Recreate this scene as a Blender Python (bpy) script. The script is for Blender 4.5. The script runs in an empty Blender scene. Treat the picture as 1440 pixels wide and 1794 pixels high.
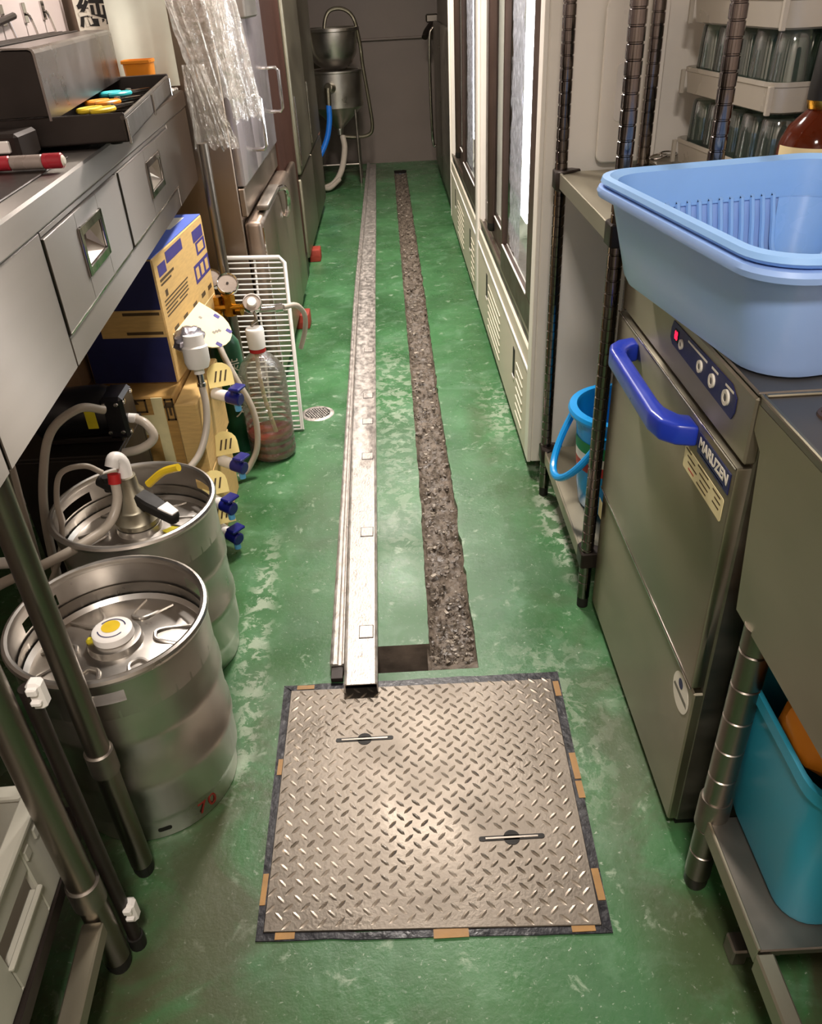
import bpy, bmesh, math, random
from mathutils import Vector, Matrix, noise
random.seed(7)
S = bpy.context.scene
COL = S.collection
PI = math.pi

# ------------------------------------------------------------------ camera
cam = bpy.data.cameras.new('camera')
camo = bpy.data.objects.new('camera', cam)
COL.objects.link(camo)
cx, cy, cf = (Vector((.998474, -.0311986, -.0455637)), Vector((-.0552136, -.5501756, -.8332216)), Vector((.0009273, .834466, -.5510587)))
M = Matrix.Identity(4)
for i in range(3):
    M[i][0], M[i][1], M[i][2] = cx[i], -cy[i], -cf[i]
M[2][3] = 1.35
camo.matrix_world = M
cam.sensor_fit = 'HORIZONTAL'
cam.sensor_width = 36
cam.lens = 36 * 1390.838 / 1440
cam.clip_start = .02
S.camera = camo

# ------------------------------------------------------------------ world, lights, exposure
w = bpy.data.worlds.new('world')
S.world = w
w.use_nodes = True
w.node_tree.nodes['Background'].inputs[0].default_value = (.9, .85, .82, 1)
w.node_tree.nodes['Background'].inputs[1].default_value = .03
S.view_settings.view_transform = 'Standard'
S.view_settings.look = 'None'
S.view_settings.gamma = 1
S.view_settings.use_curve_mapping = False
S.view_settings.exposure = 0.64
# light from the ceiling luminaires built further down (one area light under each diffuser)
FIXTURES = [(-.02, 2.7, 2.3, 42), (-.02, 4.9, 2.3, 32), (-.02, -.25, 2.3, 27)]  # last lamp: unseen, set behind the camera to brighten panels facing it
for i, (x, y, z, p) in enumerate(FIXTURES):
    L = bpy.data.lights.new('ceiling_light', 'AREA')
    L.shape = 'RECTANGLE'
    L.size, L.size_y = .26, .26
    L.energy = p
    L.color = (1, .905, .83)
    lo = bpy.data.objects.new('ceiling_light', L)
    lo.location = (x, y, z)
    COL.objects.link(lo)

# ------------------------------------------------------------------ materials
def lin(c):
    if isinstance(c, str):
        c = tuple(int(c[i:i + 2], 16) / 255 for i in (0, 2, 4))
    return tuple(((v / 12.92) if v <= .04045 else ((v + .055) / 1.055) ** 2.4) for v in c[:3]) + (1,)

MATS = {}
def new(name):
    m = bpy.data.materials.new(name)
    m.use_nodes = True
    nt = m.node_tree
    return m, nt, nt.nodes['Principled BSDF'], nt.nodes, nt.links

def pm(name, col, rough=.5, metal=0., var=.12, vs=18., bump=0., bs=120., stretch=(1, 1, 1), rvar=.08, coat=0., trans=0., ior=1.45, emit=None, estr=0., alpha=1., sub=0.):
    if name in MATS:
        return MATS[name]
    m, nt, b, N, Lk = new(name)
    c = lin(col)
    tc = N.new('ShaderNodeTexCoord')
    mp = N.new('ShaderNodeMapping')
    mp.inputs['Scale'].default_value = stretch
    Lk.new(tc.outputs['Object'], mp.inputs[0])
    nz = N.new('ShaderNodeTexNoise')
    nz.inputs['Scale'].default_value = vs
    nz.inputs['Detail'].default_value = 4
    Lk.new(mp.outputs[0], nz.inputs[0])
    mr = N.new('ShaderNodeMapRange')
    mr.inputs[1].default_value, mr.inputs[2].default_value = .3, .7
    mr.inputs[3].default_value, mr.inputs[4].default_value = 1 - var, 1 + var
    Lk.new(nz.outputs[0], mr.inputs[0])
    mx = N.new('ShaderNodeVectorMath')
    mx.operation = 'SCALE'
    mx.inputs[0].default_value = c[:3]
    Lk.new(mr.outputs[0], mx.inputs['Scale'])
    Lk.new(mx.outputs[0], b.inputs['Base Color'])
    mr2 = N.new('ShaderNodeMapRange')
    mr2.inputs[1].default_value, mr2.inputs[2].default_value = .3, .7
    mr2.inputs[3].default_value, mr2.inputs[4].default_value = max(.02, rough - rvar), min(1, rough + rvar)
    Lk.new(nz.outputs[0], mr2.inputs[0])
    Lk.new(mr2.outputs[0], b.inputs['Roughness'])
    b.inputs['Metallic'].default_value = metal
    b.inputs['Coat Weight'].default_value = coat
    b.inputs['Coat Roughness'].default_value = .15
    b.inputs['Transmission Weight'].default_value = trans
    b.inputs['IOR'].default_value = ior
    b.inputs['Alpha'].default_value = alpha
    if sub:
        b.inputs['Subsurface Weight'].default_value = sub
        b.inputs['Subsurface Radius'].default_value = (.02, .02, .02)
    if emit:
        b.inputs['Emission Color'].default_value = lin(emit)
        b.inputs['Emission Strength'].default_value = estr
    if bump:
        n2 = N.new('ShaderNodeTexNoise')
        n2.inputs['Scale'].default_value = bs
        n2.inputs['Detail'].default_value = 3
        Lk.new(mp.outputs[0], n2.inputs[0])
        bp = N.new('ShaderNodeBump')
        bp.inputs['Strength'].default_value = bump
        bp.inputs['Distance'].default_value = .004
        Lk.new(n2.outputs[0], bp.inputs['Height'])
        Lk.new(bp.outputs[0], b.inputs['Normal'])
    MATS[name] = m
    return m

def thin(name, tint, gloss=.12, rough=.05, milky=0., mcol='FFFFFF', bump=0., bs=20., fres=.75):
    """thin clear sheet: transparent, plus mirror by fresnel, plus a little milky diffuse"""
    if name in MATS:
        return MATS[name]
    m, nt, b, N, Lk = new(name)
    N.remove(b)
    out = N['Material Output']
    t = N.new('ShaderNodeBsdfTransparent')
    t.inputs[0].default_value = lin(tint)
    g = N.new('ShaderNodeBsdfGlossy')
    g.inputs[0].default_value = (1, 1, 1, 1)
    g.inputs['Roughness'].default_value = rough
    lw = N.new('ShaderNodeLayerWeight')
    lw.inputs[0].default_value = .25
    mt = N.new('ShaderNodeMath')
    mt.operation = 'MULTIPLY_ADD'
    mt.inputs[1].default_value = fres
    mt.inputs[2].default_value = gloss
    mt.use_clamp = True
    Lk.new(lw.outputs['Fresnel'], mt.inputs[0])
    mix = N.new('ShaderNodeMixShader')
    Lk.new(mt.outputs[0], mix.inputs[0])
    base = t
    if milky:
        d = N.new('ShaderNodeBsdfDiffuse')
        d.inputs[0].default_value = lin(mcol)
        mm = N.new('ShaderNodeMixShader')
        mm.inputs[0].default_value = milky
        Lk.new(t.outputs[0], mm.inputs[1])
        Lk.new(d.outputs[0], mm.inputs[2])
        base = mm
    Lk.new(base.outputs[0], mix.inputs[1])
    Lk.new(g.outputs[0], mix.inputs[2])
    if bump:
        tc = N.new('ShaderNodeTexCoord')
        n2 = N.new('ShaderNodeTexNoise')
        n2.inputs['Scale'].default_value = bs
        n2.inputs['Detail'].default_value = 4
        Lk.new(tc.outputs['Object'], n2.inputs[0])
        bp = N.new('ShaderNodeBump')
        bp.inputs['Strength'].default_value = bump
        bp.inputs['Distance'].default_value = .02
        Lk.new(n2.outputs[0], bp.inputs['Height'])
        Lk.new(bp.outputs[0], g.inputs['Normal'])
    Lk.new(mix.outputs[0], out.inputs[0])
    MATS[name] = m
    return m

def steel(name, col, rough, aniso, tan, var=.08, vs=7, stretch=(1, 1, 1), bump=0., rv=.04):
    m = pm(name, col, rough, 1, var, vs, bump, 40, stretch, rv)
    b = m.node_tree.nodes['Principled BSDF']
    b.inputs['Anisotropic'].default_value = aniso
    g = m.node_tree.nodes.new('ShaderNodeNewGeometry')      # highlights stretch across the brushing (brushed along y)
    c = m.node_tree.nodes.new('ShaderNodeVectorMath')
    c.operation = 'CROSS_PRODUCT'
    c.inputs[1].default_value = (.06, 1, .09)
    m.node_tree.links.new(g.outputs['Normal'], c.inputs[0])
    m.node_tree.links.new(c.outputs[0], b.inputs['Tangent'])
    return m
STEEL = steel('brushed_steel', 'B9B3AB', .3, .6, (0, 0, 1))
STEELH = steel('brushed_steel_along', '827C76', .38, 1.0, (0, 0, 1), .03, 6, (1, .15, 4), 0., .006)
STEELW = steel('worn_steel', '97917F', .44, .6, (0, 0, 1), .10, 6, (3, .4, 1))
STEELD = pm('dull_steel', '8A837A', .45, 1, .12, 7, .01, 60, (1, 1, 3), .08)
KEG = pm('keg_steel', 'C6C1BA', .35, 1, .10, 10, .03, 25, (1, 1, 1), .08)
POSTM = pm('dark_chrome', '7A726E', .14, 1, .06, 20)
CHROME = pm('chrome', 'C9C5C2', .12, 1, .03, 20)
ALU = pm('aluminium', 'B8B1AA', .45, .65, .3, 40, .25, 120, (1.5, .8, 1), .15)
PIPE = pm('pipe_steel', '857D74', .36, 1, .1, 8, .0, 80, (1, 1, .3))
WHITE = pm('white_enamel', 'EAE4DA', .35, 0, .03, 5, coat=.2)
WHITEP = pm('white_plastic', 'E6E2DC', .4, 0, .04, 9)
CREAM = pm('cream_panel', 'D2CBB8', .42, 0, .05, 4)
BROWN = pm('dark_brown_frame', '4A3B34', .38, 0.3, .1, 9)
DARK = pm('dark_metal', '2B2420', .42, .4, .2, 12)
BLACK = pm('black_rubber', '15130F', .6, 0, .25, 20)
NAVY = pm('navy_print', '1C2050', .5, 0, .12, 30)
INK = pm('purple_ink', '3C3478', .6, 0, .15, 60)
INKB = pm('brown_ink', '4B3A22', .7, 0, .15, 60)
CARD = pm('cardboard', 'C6A468', .8, 0, .1, 25, .12, 150, (1, 1, 6))
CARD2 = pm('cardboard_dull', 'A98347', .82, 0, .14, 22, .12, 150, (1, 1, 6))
CARDP = pm('carton_flap', 'E9D6A4', .75, 0, .06, 22)
BLUEP = pm('blue_plastic', '1D36A8', .32, 0, .06, 8, coat=.2)
BASIN = pm('basin_blue', '93B4E8', .35, 0, .05, 6, coat=.25, sub=.15)
BASIN2 = pm('basket_blue', '8EBBEF', .32, 0, .05, 6, coat=.25, sub=.15)
BUCKET = pm('bucket_blue', '1090D8', .3, 0, .05, 8, coat=.3)
TEAL = pm('bin_teal', '2A93B0', .4, 0, .05, 6)
ORANGE = pm('orange_plastic', 'E08A24', .4, 0, .1, 12)
TEALC = pm('teal_plastic', '2FA3A8', .35, 0, .1, 12)
RED = pm('red_plastic', 'B02424', .4, 0, .1, 12)
REDB = pm('red_block', '9A3A2C', .6, 0, .12, 20)
YELLOW = pm('yellow_paint', 'D8B824', .5, 0, .12, 20)
YLAB = pm('yellow_label', 'CFC022', .5, 0, .1, 30)
BRASS = pm('brass', 'C8963C', .25, 1, .15, 30)
GREEN = pm('cylinder_green', '1D5238', .4, 0, .15, 12, coat=.2)
HOSE = pm('milky_hose', 'B0A698', .35, 0, .05, 20, sub=.2)
HOSEB = pm('blue_hose', '1F6FD0', .35, 0, .06, 20)
LIQ = pm('amber_whisky', '5A1F08', .08, 0, .2, 8, trans=.35, ior=1.33)
LIQR = pm('red_brown_liquid', '8A1C12', .1, 0, .12, 10)
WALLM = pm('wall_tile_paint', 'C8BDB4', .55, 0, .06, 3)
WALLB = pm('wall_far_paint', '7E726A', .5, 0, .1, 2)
CEILM = pm('ceiling_paint', 'CFC8C0', .8, 0, .04, 3)
PAPER = pm('paper', 'DAD5C6', .7, 0, .04, 20)
LABEL = pm('cream_label', 'D8CC9C', .6, 0, .08, 30)
TAPED = pm('tar_tape', '17181F', .35, 0, .4, 40, .4, 60)
TAPEB = pm('brown_tape', '9A7440', .45, 0, .15, 30, .1, 60)
GLASS = thin('clear_glass', 'EFF4F1', .03, .03, fres=.35)
GLASSW = thin('tumbler_glass', 'C9D8CF', .10, .06, .06, 'C8D8D0')
PET = thin('pet_plastic', 'E9EAE4', .14, .1, .06, 'F0ECE4', .3, 60)
BAG = thin('clear_bag', 'F6F4F0', .14, .14, .11, 'FFFCF6', .9, 26)
TRAYP = pm('tray_plastic', 'B4ADA0', .3, 0, .06, 8, coat=.3)
SHEET = pm('vinyl_sheet', 'CFD2C4', .35, 0, .06, 6)
GLOWW = pm('lamp_white', 'FFFFFF', .5, emit='F4F6FF', estr=9)
GLOWR = pm('led_red', 'FF2040', .5, emit='FF1840', estr=1.3)
CONC = pm('trench_concrete', '655B50', .46, 0, .5, 34, .9, 90, rvar=.28)
STONE = pm('trench_stone', '6A6055', .45, 0, .6, 45, .3, 120, rvar=.25)
PITM = pm('pit_concrete', '6E6358', .8, 0, .35, 20, .4, 60)

# floor: green epoxy, patchy, worn and damp
def floor_mat():
    m, nt, b, N, Lk = new('green_epoxy')
    geo = N.new('ShaderNodeTexCoord')
    P = geo.outputs['Object']
    def nz(scale, det=5, dist=0., rough=.55):
        n = N.new('ShaderNodeTexNoise')
        n.inputs['Scale'].default_value = scale
        n.inputs['Detail'].default_value = det
        n.inputs['Distortion'].default_value = dist
        n.inputs['Roughness'].default_value = rough
        Lk.new(P, n.inputs[0])
        return n.outputs[0]
    def rng(v, a, bb, c=0., d=1.):
        r = N.new('ShaderNodeMapRange')
        r.inputs[1].default_value, r.inputs[2].default_value, r.inputs[3].default_value, r.inputs[4].default_value = a, bb, c, d
        Lk.new(v, r.inputs[0])
        return r.outputs[0]
    def mix(f, a, bb):
        x = N.new('ShaderNodeMix')
        x.data_type = 'RGBA'
        Lk.new(f, x.inputs[0])
        for i, v in ((6, a), (7, bb)):
            if isinstance(v, tuple):
                x.inputs[i].default_value = v
            else:
                Lk.new(v, x.inputs[i])
        return x.outputs[2]
    def mul(a, bb):
        x = N.new('ShaderNodeMath')
        x.operation = 'MULTIPLY'
        for i, v in ((0, a), (1, bb)):
            if isinstance(v, (int, float)):
                x.inputs[i].default_value = v
            else:
                Lk.new(v, x.inputs[i])
        return x.outputs[0]
    def blob(px, py, rx, ry):      # soft patch with a place of its own
        mp = N.new('ShaderNodeMapping')
        mp.inputs['Location'].default_value = (-px / rx, -py / ry, 0)
        mp.inputs['Scale'].default_value = (1 / rx, 1 / ry, 0)
        Lk.new(P, mp.inputs[0])
        l = N.new('ShaderNodeVectorMath')
        l.operation = 'LENGTH'
        Lk.new(mp.outputs[0], l.inputs[0])
        return rng(l.outputs['Value'], 1.0, .3)
    col = mix(rng(nz(2.2), .35, .65), lin('355E37'), lin('497B4E'))
    col = mix(mul(rng(nz(9, 7, .6, .65), .52, .72), .32), col, lin('7FA488'))
    col = mix(mul(rng(nz(5.3, 5, .3), .52, .7), .5), col, lin('345A39'))
    # rubbed-off patches, dense in a few places
    wear = rng(nz(17, 7, .4, .65), .60, .68)
    col = mix(mul(wear, .55), col, lin('A9BBA4'))
    scr = rng(nz(95, 5, .6, .65), .63, .69)
    col = mix(mul(scr, .55), col, lin('C2CCBC'))
    for (px, py, rx, ry, s) in ((.44, 2.02, .07, .45, 1.), (-.41, 1.60, .05, .45, .7), (-.38, 1.22, .04, .3, .6), (.36, 2.7, .1, .35, .6), (-.03, 2.9, .14, .7, .5), (.3, 1.2, .2, .35, .35), (-.03, 2.1, .1, .5, .3)):
        col = mix(mul(mul(blob(px, py, rx, ry), rng(nz(26, 8, .5, .68), .50, .54)), s), col, lin('A8B4A0'))
    # brown grime along the cabinets; in the near corners it also paints dimmer light
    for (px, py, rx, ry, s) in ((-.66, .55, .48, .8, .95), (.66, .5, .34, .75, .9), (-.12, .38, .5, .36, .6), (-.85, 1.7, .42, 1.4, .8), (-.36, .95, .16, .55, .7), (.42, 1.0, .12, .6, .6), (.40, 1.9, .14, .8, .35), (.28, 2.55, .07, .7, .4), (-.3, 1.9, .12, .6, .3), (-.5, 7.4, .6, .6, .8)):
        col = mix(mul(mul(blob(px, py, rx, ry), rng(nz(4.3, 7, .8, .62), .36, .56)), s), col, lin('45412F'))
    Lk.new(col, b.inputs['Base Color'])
    Lk.new(rng(nz(5, 5), .35, .7, .2, .46), b.inputs['Roughness'])
    b.inputs['Specular IOR Level'].default_value = .4
    bp = N.new('ShaderNodeBump')
    bp.inputs['Strength'].default_value = .3
    bp.inputs['Distance'].default_value = .003
    Lk.new(nz(55, 8, .2, .7), bp.inputs['Height'])
    Lk.new(bp.outputs[0], b.inputs['Normal'])
    return m
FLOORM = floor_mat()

# checker plate: warm metal with stains
PLATE = pm('checker_plate', '706960', .45, .9, .22, 6, .1, 160, (1, 1, 1), .1)
LUG = pm('checker_lug', 'B5AA9C', .3, .95, .15, 9)

# ------------------------------------------------------------------ mesh helpers
class B:
    def __init__(s):
        s.bm = bmesh.new()
    def box(s, x0, x1, y0, y1, z0, z1, bev=0., seg=1):
        t = bmesh.new()
        bmesh.ops.create_cube(t, size=1)
        for v in t.verts:
            v.co = Vector(((x0 + x1) / 2 + v.co.x * (x1 - x0), (y0 + y1) / 2 + v.co.y * (y1 - y0), (z0 + z1) / 2 + v.co.z * (z1 - z0)))
        if bev:
            bmesh.ops.bevel(t, geom=t.edges[:], offset=min(bev, abs(x1 - x0) * .45, abs(y1 - y0) * .45, abs(z1 - z0) * .45), segments=seg, profile=.5, affect='EDGES')
        return s.add(t)
    def add(s, t, mat=None):
        if mat is not None:
            t.transform(mat)
        me = bpy.data.meshes.new('t')
        t.to_mesh(me)
        t.free()
        s.bm.from_mesh(me)
        bpy.data.meshes.remove(me)
        return s
    def lathe(s, prof, c=(0, 0, 0), n=32, axis=None, a0=0., a1=2 * PI, smooth=True):
        """prof: [(r, z)...] about z (or axis direction) at c"""
        t = bmesh.new()
        full = abs(a1 - a0 - 2 * PI) < 1e-6
        k = n if full else n + 1
        rings = []
        for r, z in prof:
            if r < 1e-6:
                rings.append([t.verts.new((0, 0, z))])
            else:
                rings.append([t.verts.new((r * math.cos(a0 + (a1 - a0) * i / n), r * math.sin(a0 + (a1 - a0) * i / n), z)) for i in range(k)])
        for a, b_ in zip(rings[:-1], rings[1:]):
            for i in range(n):
                j = (i + 1) % k
                q = [a[i % len(a)], a[j % len(a)], b_[j % len(b_)], b_[i % len(b_)]]
                q2 = []
                for v in q:
                    if v not in q2:
                        q2.append(v)
                if len(q2) > 2:
                    try:
                        t.faces.new(q2)
                    except ValueError:
                        pass
        mt = Matrix.Translation(Vector(c))
        if axis is not None:
            mt = mt @ Vector((0, 0, 1)).rotation_difference(Vector(axis).normalized()).to_matrix().to_4x4()
        return s.add(t, mt)
    def cyl(s, p, q, r, n=16, r2=None, bev=0.):
        p, q = Vector(p), Vector(q)
        h = (q - p).length
        r2 = r if r2 is None else r2
        if bev:
            prof = [(0, 0), (r - bev, 0), (r, bev), (r2, h - bev), (r2 - bev, h), (0, h)]
        else:
            prof = [(0, 0), (r, 0), (r2, h), (0, h)]
        return s.lathe(prof, p, n, q - p)
    def sweep(s, pts, rad, n=10, spline=True, sub=8, cap=True):
        P = [Vector(p) for p in pts]
        if spline and len(P) > 2:
            Q = []
            E = [P[0] * 2 - P[1]] + P + [P[-1] * 2 - P[-2]]
            for i in range(1, len(E) - 2):
                for k in range(sub):
                    u = k / sub
                    a, b_, c, d = E[i - 1], E[i], E[i + 1], E[i + 2]
                    Q.append(.5 * ((2 * b_) + (c - a) * u + (2 * a - 5 * b_ + 4 * c - d) * u * u + (3 * b_ - a - 3 * c + d) * u ** 3))
            Q.append(P[-1])
            P = Q
        t = bmesh.new()
        rings = []
        up = None
        for i, p in enumerate(P):
            d = (P[min(i + 1, len(P) - 1)] - P[max(i - 1, 0)]).normalized()
            if up is None:
                up = d.orthogonal().normalized()
            else:
                up = (up - d * up.dot(d)).normalized()
            sd = d.cross(up)
            r = rad[i * len(rad) // len(P)] if isinstance(rad, (list, tuple)) else rad
            rings.append([t.verts.new(p + (up * math.cos(2 * PI * j / n) + sd * math.sin(2 * PI * j / n)) * r) for j in range(n)])
        for a, b_ in zip(rings[:-1], rings[1:]):
            for j in range(n):
                t.faces.new((a[j], a[(j + 1) % n], b_[(j + 1) % n], b_[j]))
        if cap:
            t.faces.new(rings[0])
            t.faces.new(rings[-1])
        return s.add(t)
    def prism(s, poly, h, frame=None, bev=0., seg=1):
        """poly [(u,v)] extruded along +w by h; frame is a 4x4 mapping u,v,w"""
        t = bmesh.new()
        vs = [t.verts.new((u, v, 0)) for u, v in poly]
        f = t.faces.new(vs)
        r = bmesh.ops.extrude_face_region(t, geom=[f])
        for v in r['geom']:
            if isinstance(v, bmesh.types.BMVert):
                v.co.z += h
        if bev:
            bmesh.ops.bevel(t, geom=t.edges[:], offset=bev, segments=seg, profile=.5, affect='EDGES')
        return s.add(t, frame)
    def quad(s, *pts):
        t = bmesh.new()
        t.faces.new([t.verts.new(p) for p in pts])
        return s.add(t)
    def xf(s, m):
        s.bm.transform(m)
        return s

def frame(o, u, v):
    u, v = Vector(u).normalized(), Vector(v).normalized()
    w_ = u.cross(v)
    m = Matrix.Identity(4)
    for i in range(3):
        m[i][0], m[i][1], m[i][2], m[i][3] = u[i], v[i], w_[i], o[i]
    return m

def rrect(wd, h, r, n=5, cx0=0., cy0=0.):
    out = []
    for (sx, sy, a) in ((1, 1, 0), (-1, 1, 90), (-1, -1, 180), (1, -1, 270)):
        for k in range(n + 1):
            t = math.radians(a + 90 * k / n)
            out.append((cx0 + sx * (wd / 2 - r) + r * math.cos(t), cy0 + sy * (h / 2 - r) + r * math.sin(t)))
    return out

WORLD = {}
def obj(name, b, mat, parent=None, smooth=True, label=None):
    """one mesh object. Geometry is given in world coordinates; a part keeps them under its thing."""
    bm = b.bm if isinstance(b, B) else b
    bmesh.ops.remove_doubles(bm, verts=bm.verts[:], dist=1e-6)
    bmesh.ops.recalc_face_normals(bm, faces=bm.faces[:])
    me = bpy.data.meshes.new(name)
    bm.to_mesh(me)
    bm.free()
    o = bpy.data.objects.new(name, me)
    COL.objects.link(o)
    for m in (mat if isinstance(mat, (list, tuple)) else [mat]):
        me.materials.append(m)
    if smooth:
        for p in me.polygons:
            p.use_smooth = True
        try:
            me.set_sharp_from_angle(angle=math.radians(35))
        except Exception:
            pass
    if parent is not None:
        o.parent = parent
        o.matrix_parent_inverse = WORLD.get(parent, Matrix.Identity(4)).inverted()
    if label:
        o['label'] = label
    return o

def recenter(o):
    me = o.data
    xs = [v.co.x for v in me.vertices]; ys = [v.co.y for v in me.vertices]; zs = [v.co.z for v in me.vertices]
    c = Vector(((min(xs) + max(xs)) / 2, (min(ys) + max(ys)) / 2, min(zs)))
    me.transform(Matrix.Translation(-c))
    o.location = c
    WORLD[o] = Matrix.Translation(c)
    return o

def tag(o, label, cat, group=None, kind=None):
    o['label'] = label
    o['category'] = cat
    if group:
        o['group'] = group
    if kind:
        o['kind'] = kind
    return o

def single(name, b, mat, label, cat, group=None, smooth=True):
    o = obj(name, b, mat, None, smooth)
    recenter(o)
    return tag(o, label, cat, group)

def thing(name, label, cat, loc, group=None):
    o = bpy.data.objects.new(name, None)
    o.empty_display_size = .05
    COL.objects.link(o)
    o.location = loc
    WORLD[o] = Matrix.Translation(Vector(loc))
    return tag(o, label, cat, group)

def struct(name, b, mat, label=None, smooth=False):
    o = obj(name, b, mat, None, smooth)
    o['kind'] = 'structure'
    if label:
        o['label'] = label
    return o

def text(name, s, size, m4, mat, parent, depth=.0004, bold=0., xs=1.):
    cu = bpy.data.curves.new(name, 'FONT')
    cu.body = s
    cu.size = size
    cu.extrude = depth
    cu.offset = bold
    cu.align_x, cu.align_y = 'CENTER', 'CENTER'
    t = bpy.data.objects.new(name, cu)
    COL.objects.link(t)
    bpy.context.view_layer.update()
    me = bpy.data.meshes.new_from_object(t.evaluated_get(bpy.context.evaluated_depsgraph_get()))
    bpy.data.objects.remove(t)
    me.transform(m4 @ Matrix.Diagonal((xs, 1, 1, 1)))
    o = bpy.data.objects.new(name, me)
    COL.objects.link(o)
    me.materials.clear()
    me.materials.append(mat)
    if parent is not None:
        o.parent = parent
        o.matrix_parent_inverse = WORLD.get(parent, Matrix.Identity(4)).inverted()
    return o

# frame of the left-hand counters: their frontage is turned 3.75 degrees from the aisle
YA = math.radians(3.75)
ML = Matrix.Translation((-.51, .883, 0)) @ Matrix.Rotation(YA, 4, 'Z')
def LP(n, s, z):
    """point at n metres out of the counter front (towards the aisle), s metres along it"""
    return ML @ Vector((n, s, z))

# ================================================================== THE SETTING
X0, X1, Y0, Y1, ZC = -1.25, 1.15, -.9, 7.95, 2.42
def interp(tab, y):
    for (a, va), (b_, vb) in zip(tab[:-1], tab[1:]):
        if y <= b_:
            return va + (vb - va) * max(0, (y - a) / (b_ - a))
    return tab[-1][1]
TRL = [(1.36, .028), (2.16, .034), (3.18, .033), (4.28, .029), (7.6, .022)]
TRR = [(1.36, .142), (2.15, .143), (2.73, .137), (4.26, .140), (7.6, .131)]
def jit(y, k):
    return .004 * noise.noise((y * 9, k, 0)) + .003 * noise.noise((y * 31, k, 3))
ys = [1.36, 1.452] + [1.452 + (7.55 - 1.452) * i / 240 for i in range(1, 241)]
b = B()
b.quad((X0, Y0, 0), (X1, Y0, 0), (X1, 1.36, 0), (X0, 1.36, 0))
b.quad((X0, 7.55, 0), (X1, 7.55, 0), (X1, Y1, 0), (X0, Y1, 0))
for a, c in zip(ys[:-1], ys[1:]):
    la, lc = interp(TRL, a) + jit(a, 1), interp(TRL, c) + jit(c, 1)
    ra, rc = interp(TRR, a) + jit(a, 5) * 1.6, interp(TRR, c) + jit(c, 5) * 1.6
    if c <= 1.4521:
        b.quad((X0, a, 0), (-.19, a, 0), (-.19, c, 0), (X0, c, 0))
    else:
        b.quad((X0, a, 0), (la, a, 0), (lc, c, 0), (X0, c, 0))
    b.quad((ra, a, 0), (X1, a, 0), (X1, c, 0), (rc, c, 0))
    b.quad((la, a, 0), (la, a, -.09), (lc, c, -.09), (lc, c, 0)) if c > 1.4521 else None
    b.quad((ra, a, 0), (ra, a, -.09), (rc, c, -.09), (rc, c, 0))
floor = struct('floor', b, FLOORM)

# open pit beside the hatch
b = B()
b.quad((-.19, 1.36, 0), (-.19, 1.452, 0), (-.19, 1.452, -.3), (-.19, 1.36, -.3))
b.quad((-.19, 1.452, 0), (.03, 1.452, 0), (.03, 1.452, -.3), (-.19, 1.452, -.3))
b.quad((.03, 1.452, 0), (.03, 1.36, 0), (.03, 1.36, -.3), (.03, 1.452, -.3))
b.quad((-.19, 1.36, 0), (.03, 1.36, 0), (.03, 1.36, -.3), (-.19, 1.36, -.3))
b.quad((-.19, 1.36, -.3), (.03, 1.36, -.3), (.03, 1.452, -.3), (-.19, 1.452, -.3))
obj('pit_lining', b, PITM, floor, False)

# chiselled trench: rough bed
bm = bmesh.new()
NX, NY = 14, 620
grid = []
for j in range(NY + 1):
    y = 1.362 + (7.55 - 1.362) * j / NY
    l, r = interp(TRL, y), interp(TRR, y)
    row = []
    ramp = min(1, max(0, (y - 1.36) / .07))
    for i in range(NX + 1):
        u = i / NX
        x = l - .006 + (r - l + .014) * u
        e = min(1, min(u, 1 - u) * 6)
        z = -.006 - ramp * (.004 + .022 * e) + ramp * (.009 * noise.noise((x * 60, y * 55, 1)) + .010 * noise.noise((x * 150, y * 140, 4)) + .012 * noise.noise((x * 9, y * 5, 8)))
        row.append(bm.verts.new((x, y, min(z, -.002))))
    grid.append(row)
for a, c in zip(grid[:-1], grid[1:]):
    for i in range(NX):
        bm.faces.new((a[i], a[i + 1], c[i + 1], c[i]))
obj('trench_bed', bm, CONC, floor)
# loose chips in the trench: nobody could count them
bm = bmesh.new()
for k in range(1500):
    y = 1.40 + 6.1 * random.random() ** 1.7
    l, r = interp(TRL, y), interp(TRR, y)
    x = l + (r - l) * (.04 + .92 * random.random())
    s_ = .0015 + .006 * random.random() ** 3
    t = bmesh.new()
    bmesh.ops.create_icosphere(t, subdivisions=1, radius=1)
    for v in t.verts:
        v.co *= .5 + .9 * random.random()
    m4 = Matrix.Translation((x, y, -.026 + .012 * random.random())) @ Matrix.Rotation(random.random() * 6, 4, 'Z') @ Matrix.Diagonal((s_ * 1.3, s_, s_ * .7, 1))
    t.transform(m4)
    me = bpy.data.meshes.new('t'); t.to_mesh(me); t.free(); bm.from_mesh(me); bpy.data.meshes.remove(me)
o = obj('rubble', bm, STONE, floor)
o['kind'] = 'stuff'
bm = bmesh.new()
for k in range(420):
    y = 1.40 + 6.1 * random.random() ** 1.5
    l, r = interp(TRL, y), interp(TRR, y)
    x = l + (r - l) * (.05 + .9 * random.random())
    s_ = .0015 + .0065 * random.random() ** 3
    t = bmesh.new()
    bmesh.ops.create_icosphere(t, subdivisions=1, radius=1)
    for v in t.verts:
        v.co *= .5 + .9 * random.random()
    t.transform(Matrix.Translation((x, y, -.022 + .012 * random.random())) @ Matrix.Rotation(random.random() * 6, 4, 'Z') @ Matrix.Diagonal((s_ * 1.4, s_, s_ * .6, 1)))
    me = bpy.data.meshes.new('t'); t.to_mesh(me); t.free(); bm.from_mesh(me); bpy.data.meshes.remove(me)
o = obj('pale_chips', bm, pm('pale_chip', '9A9082', .4, 0, .3, 30), floor)
o['kind'] = 'stuff'

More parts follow.
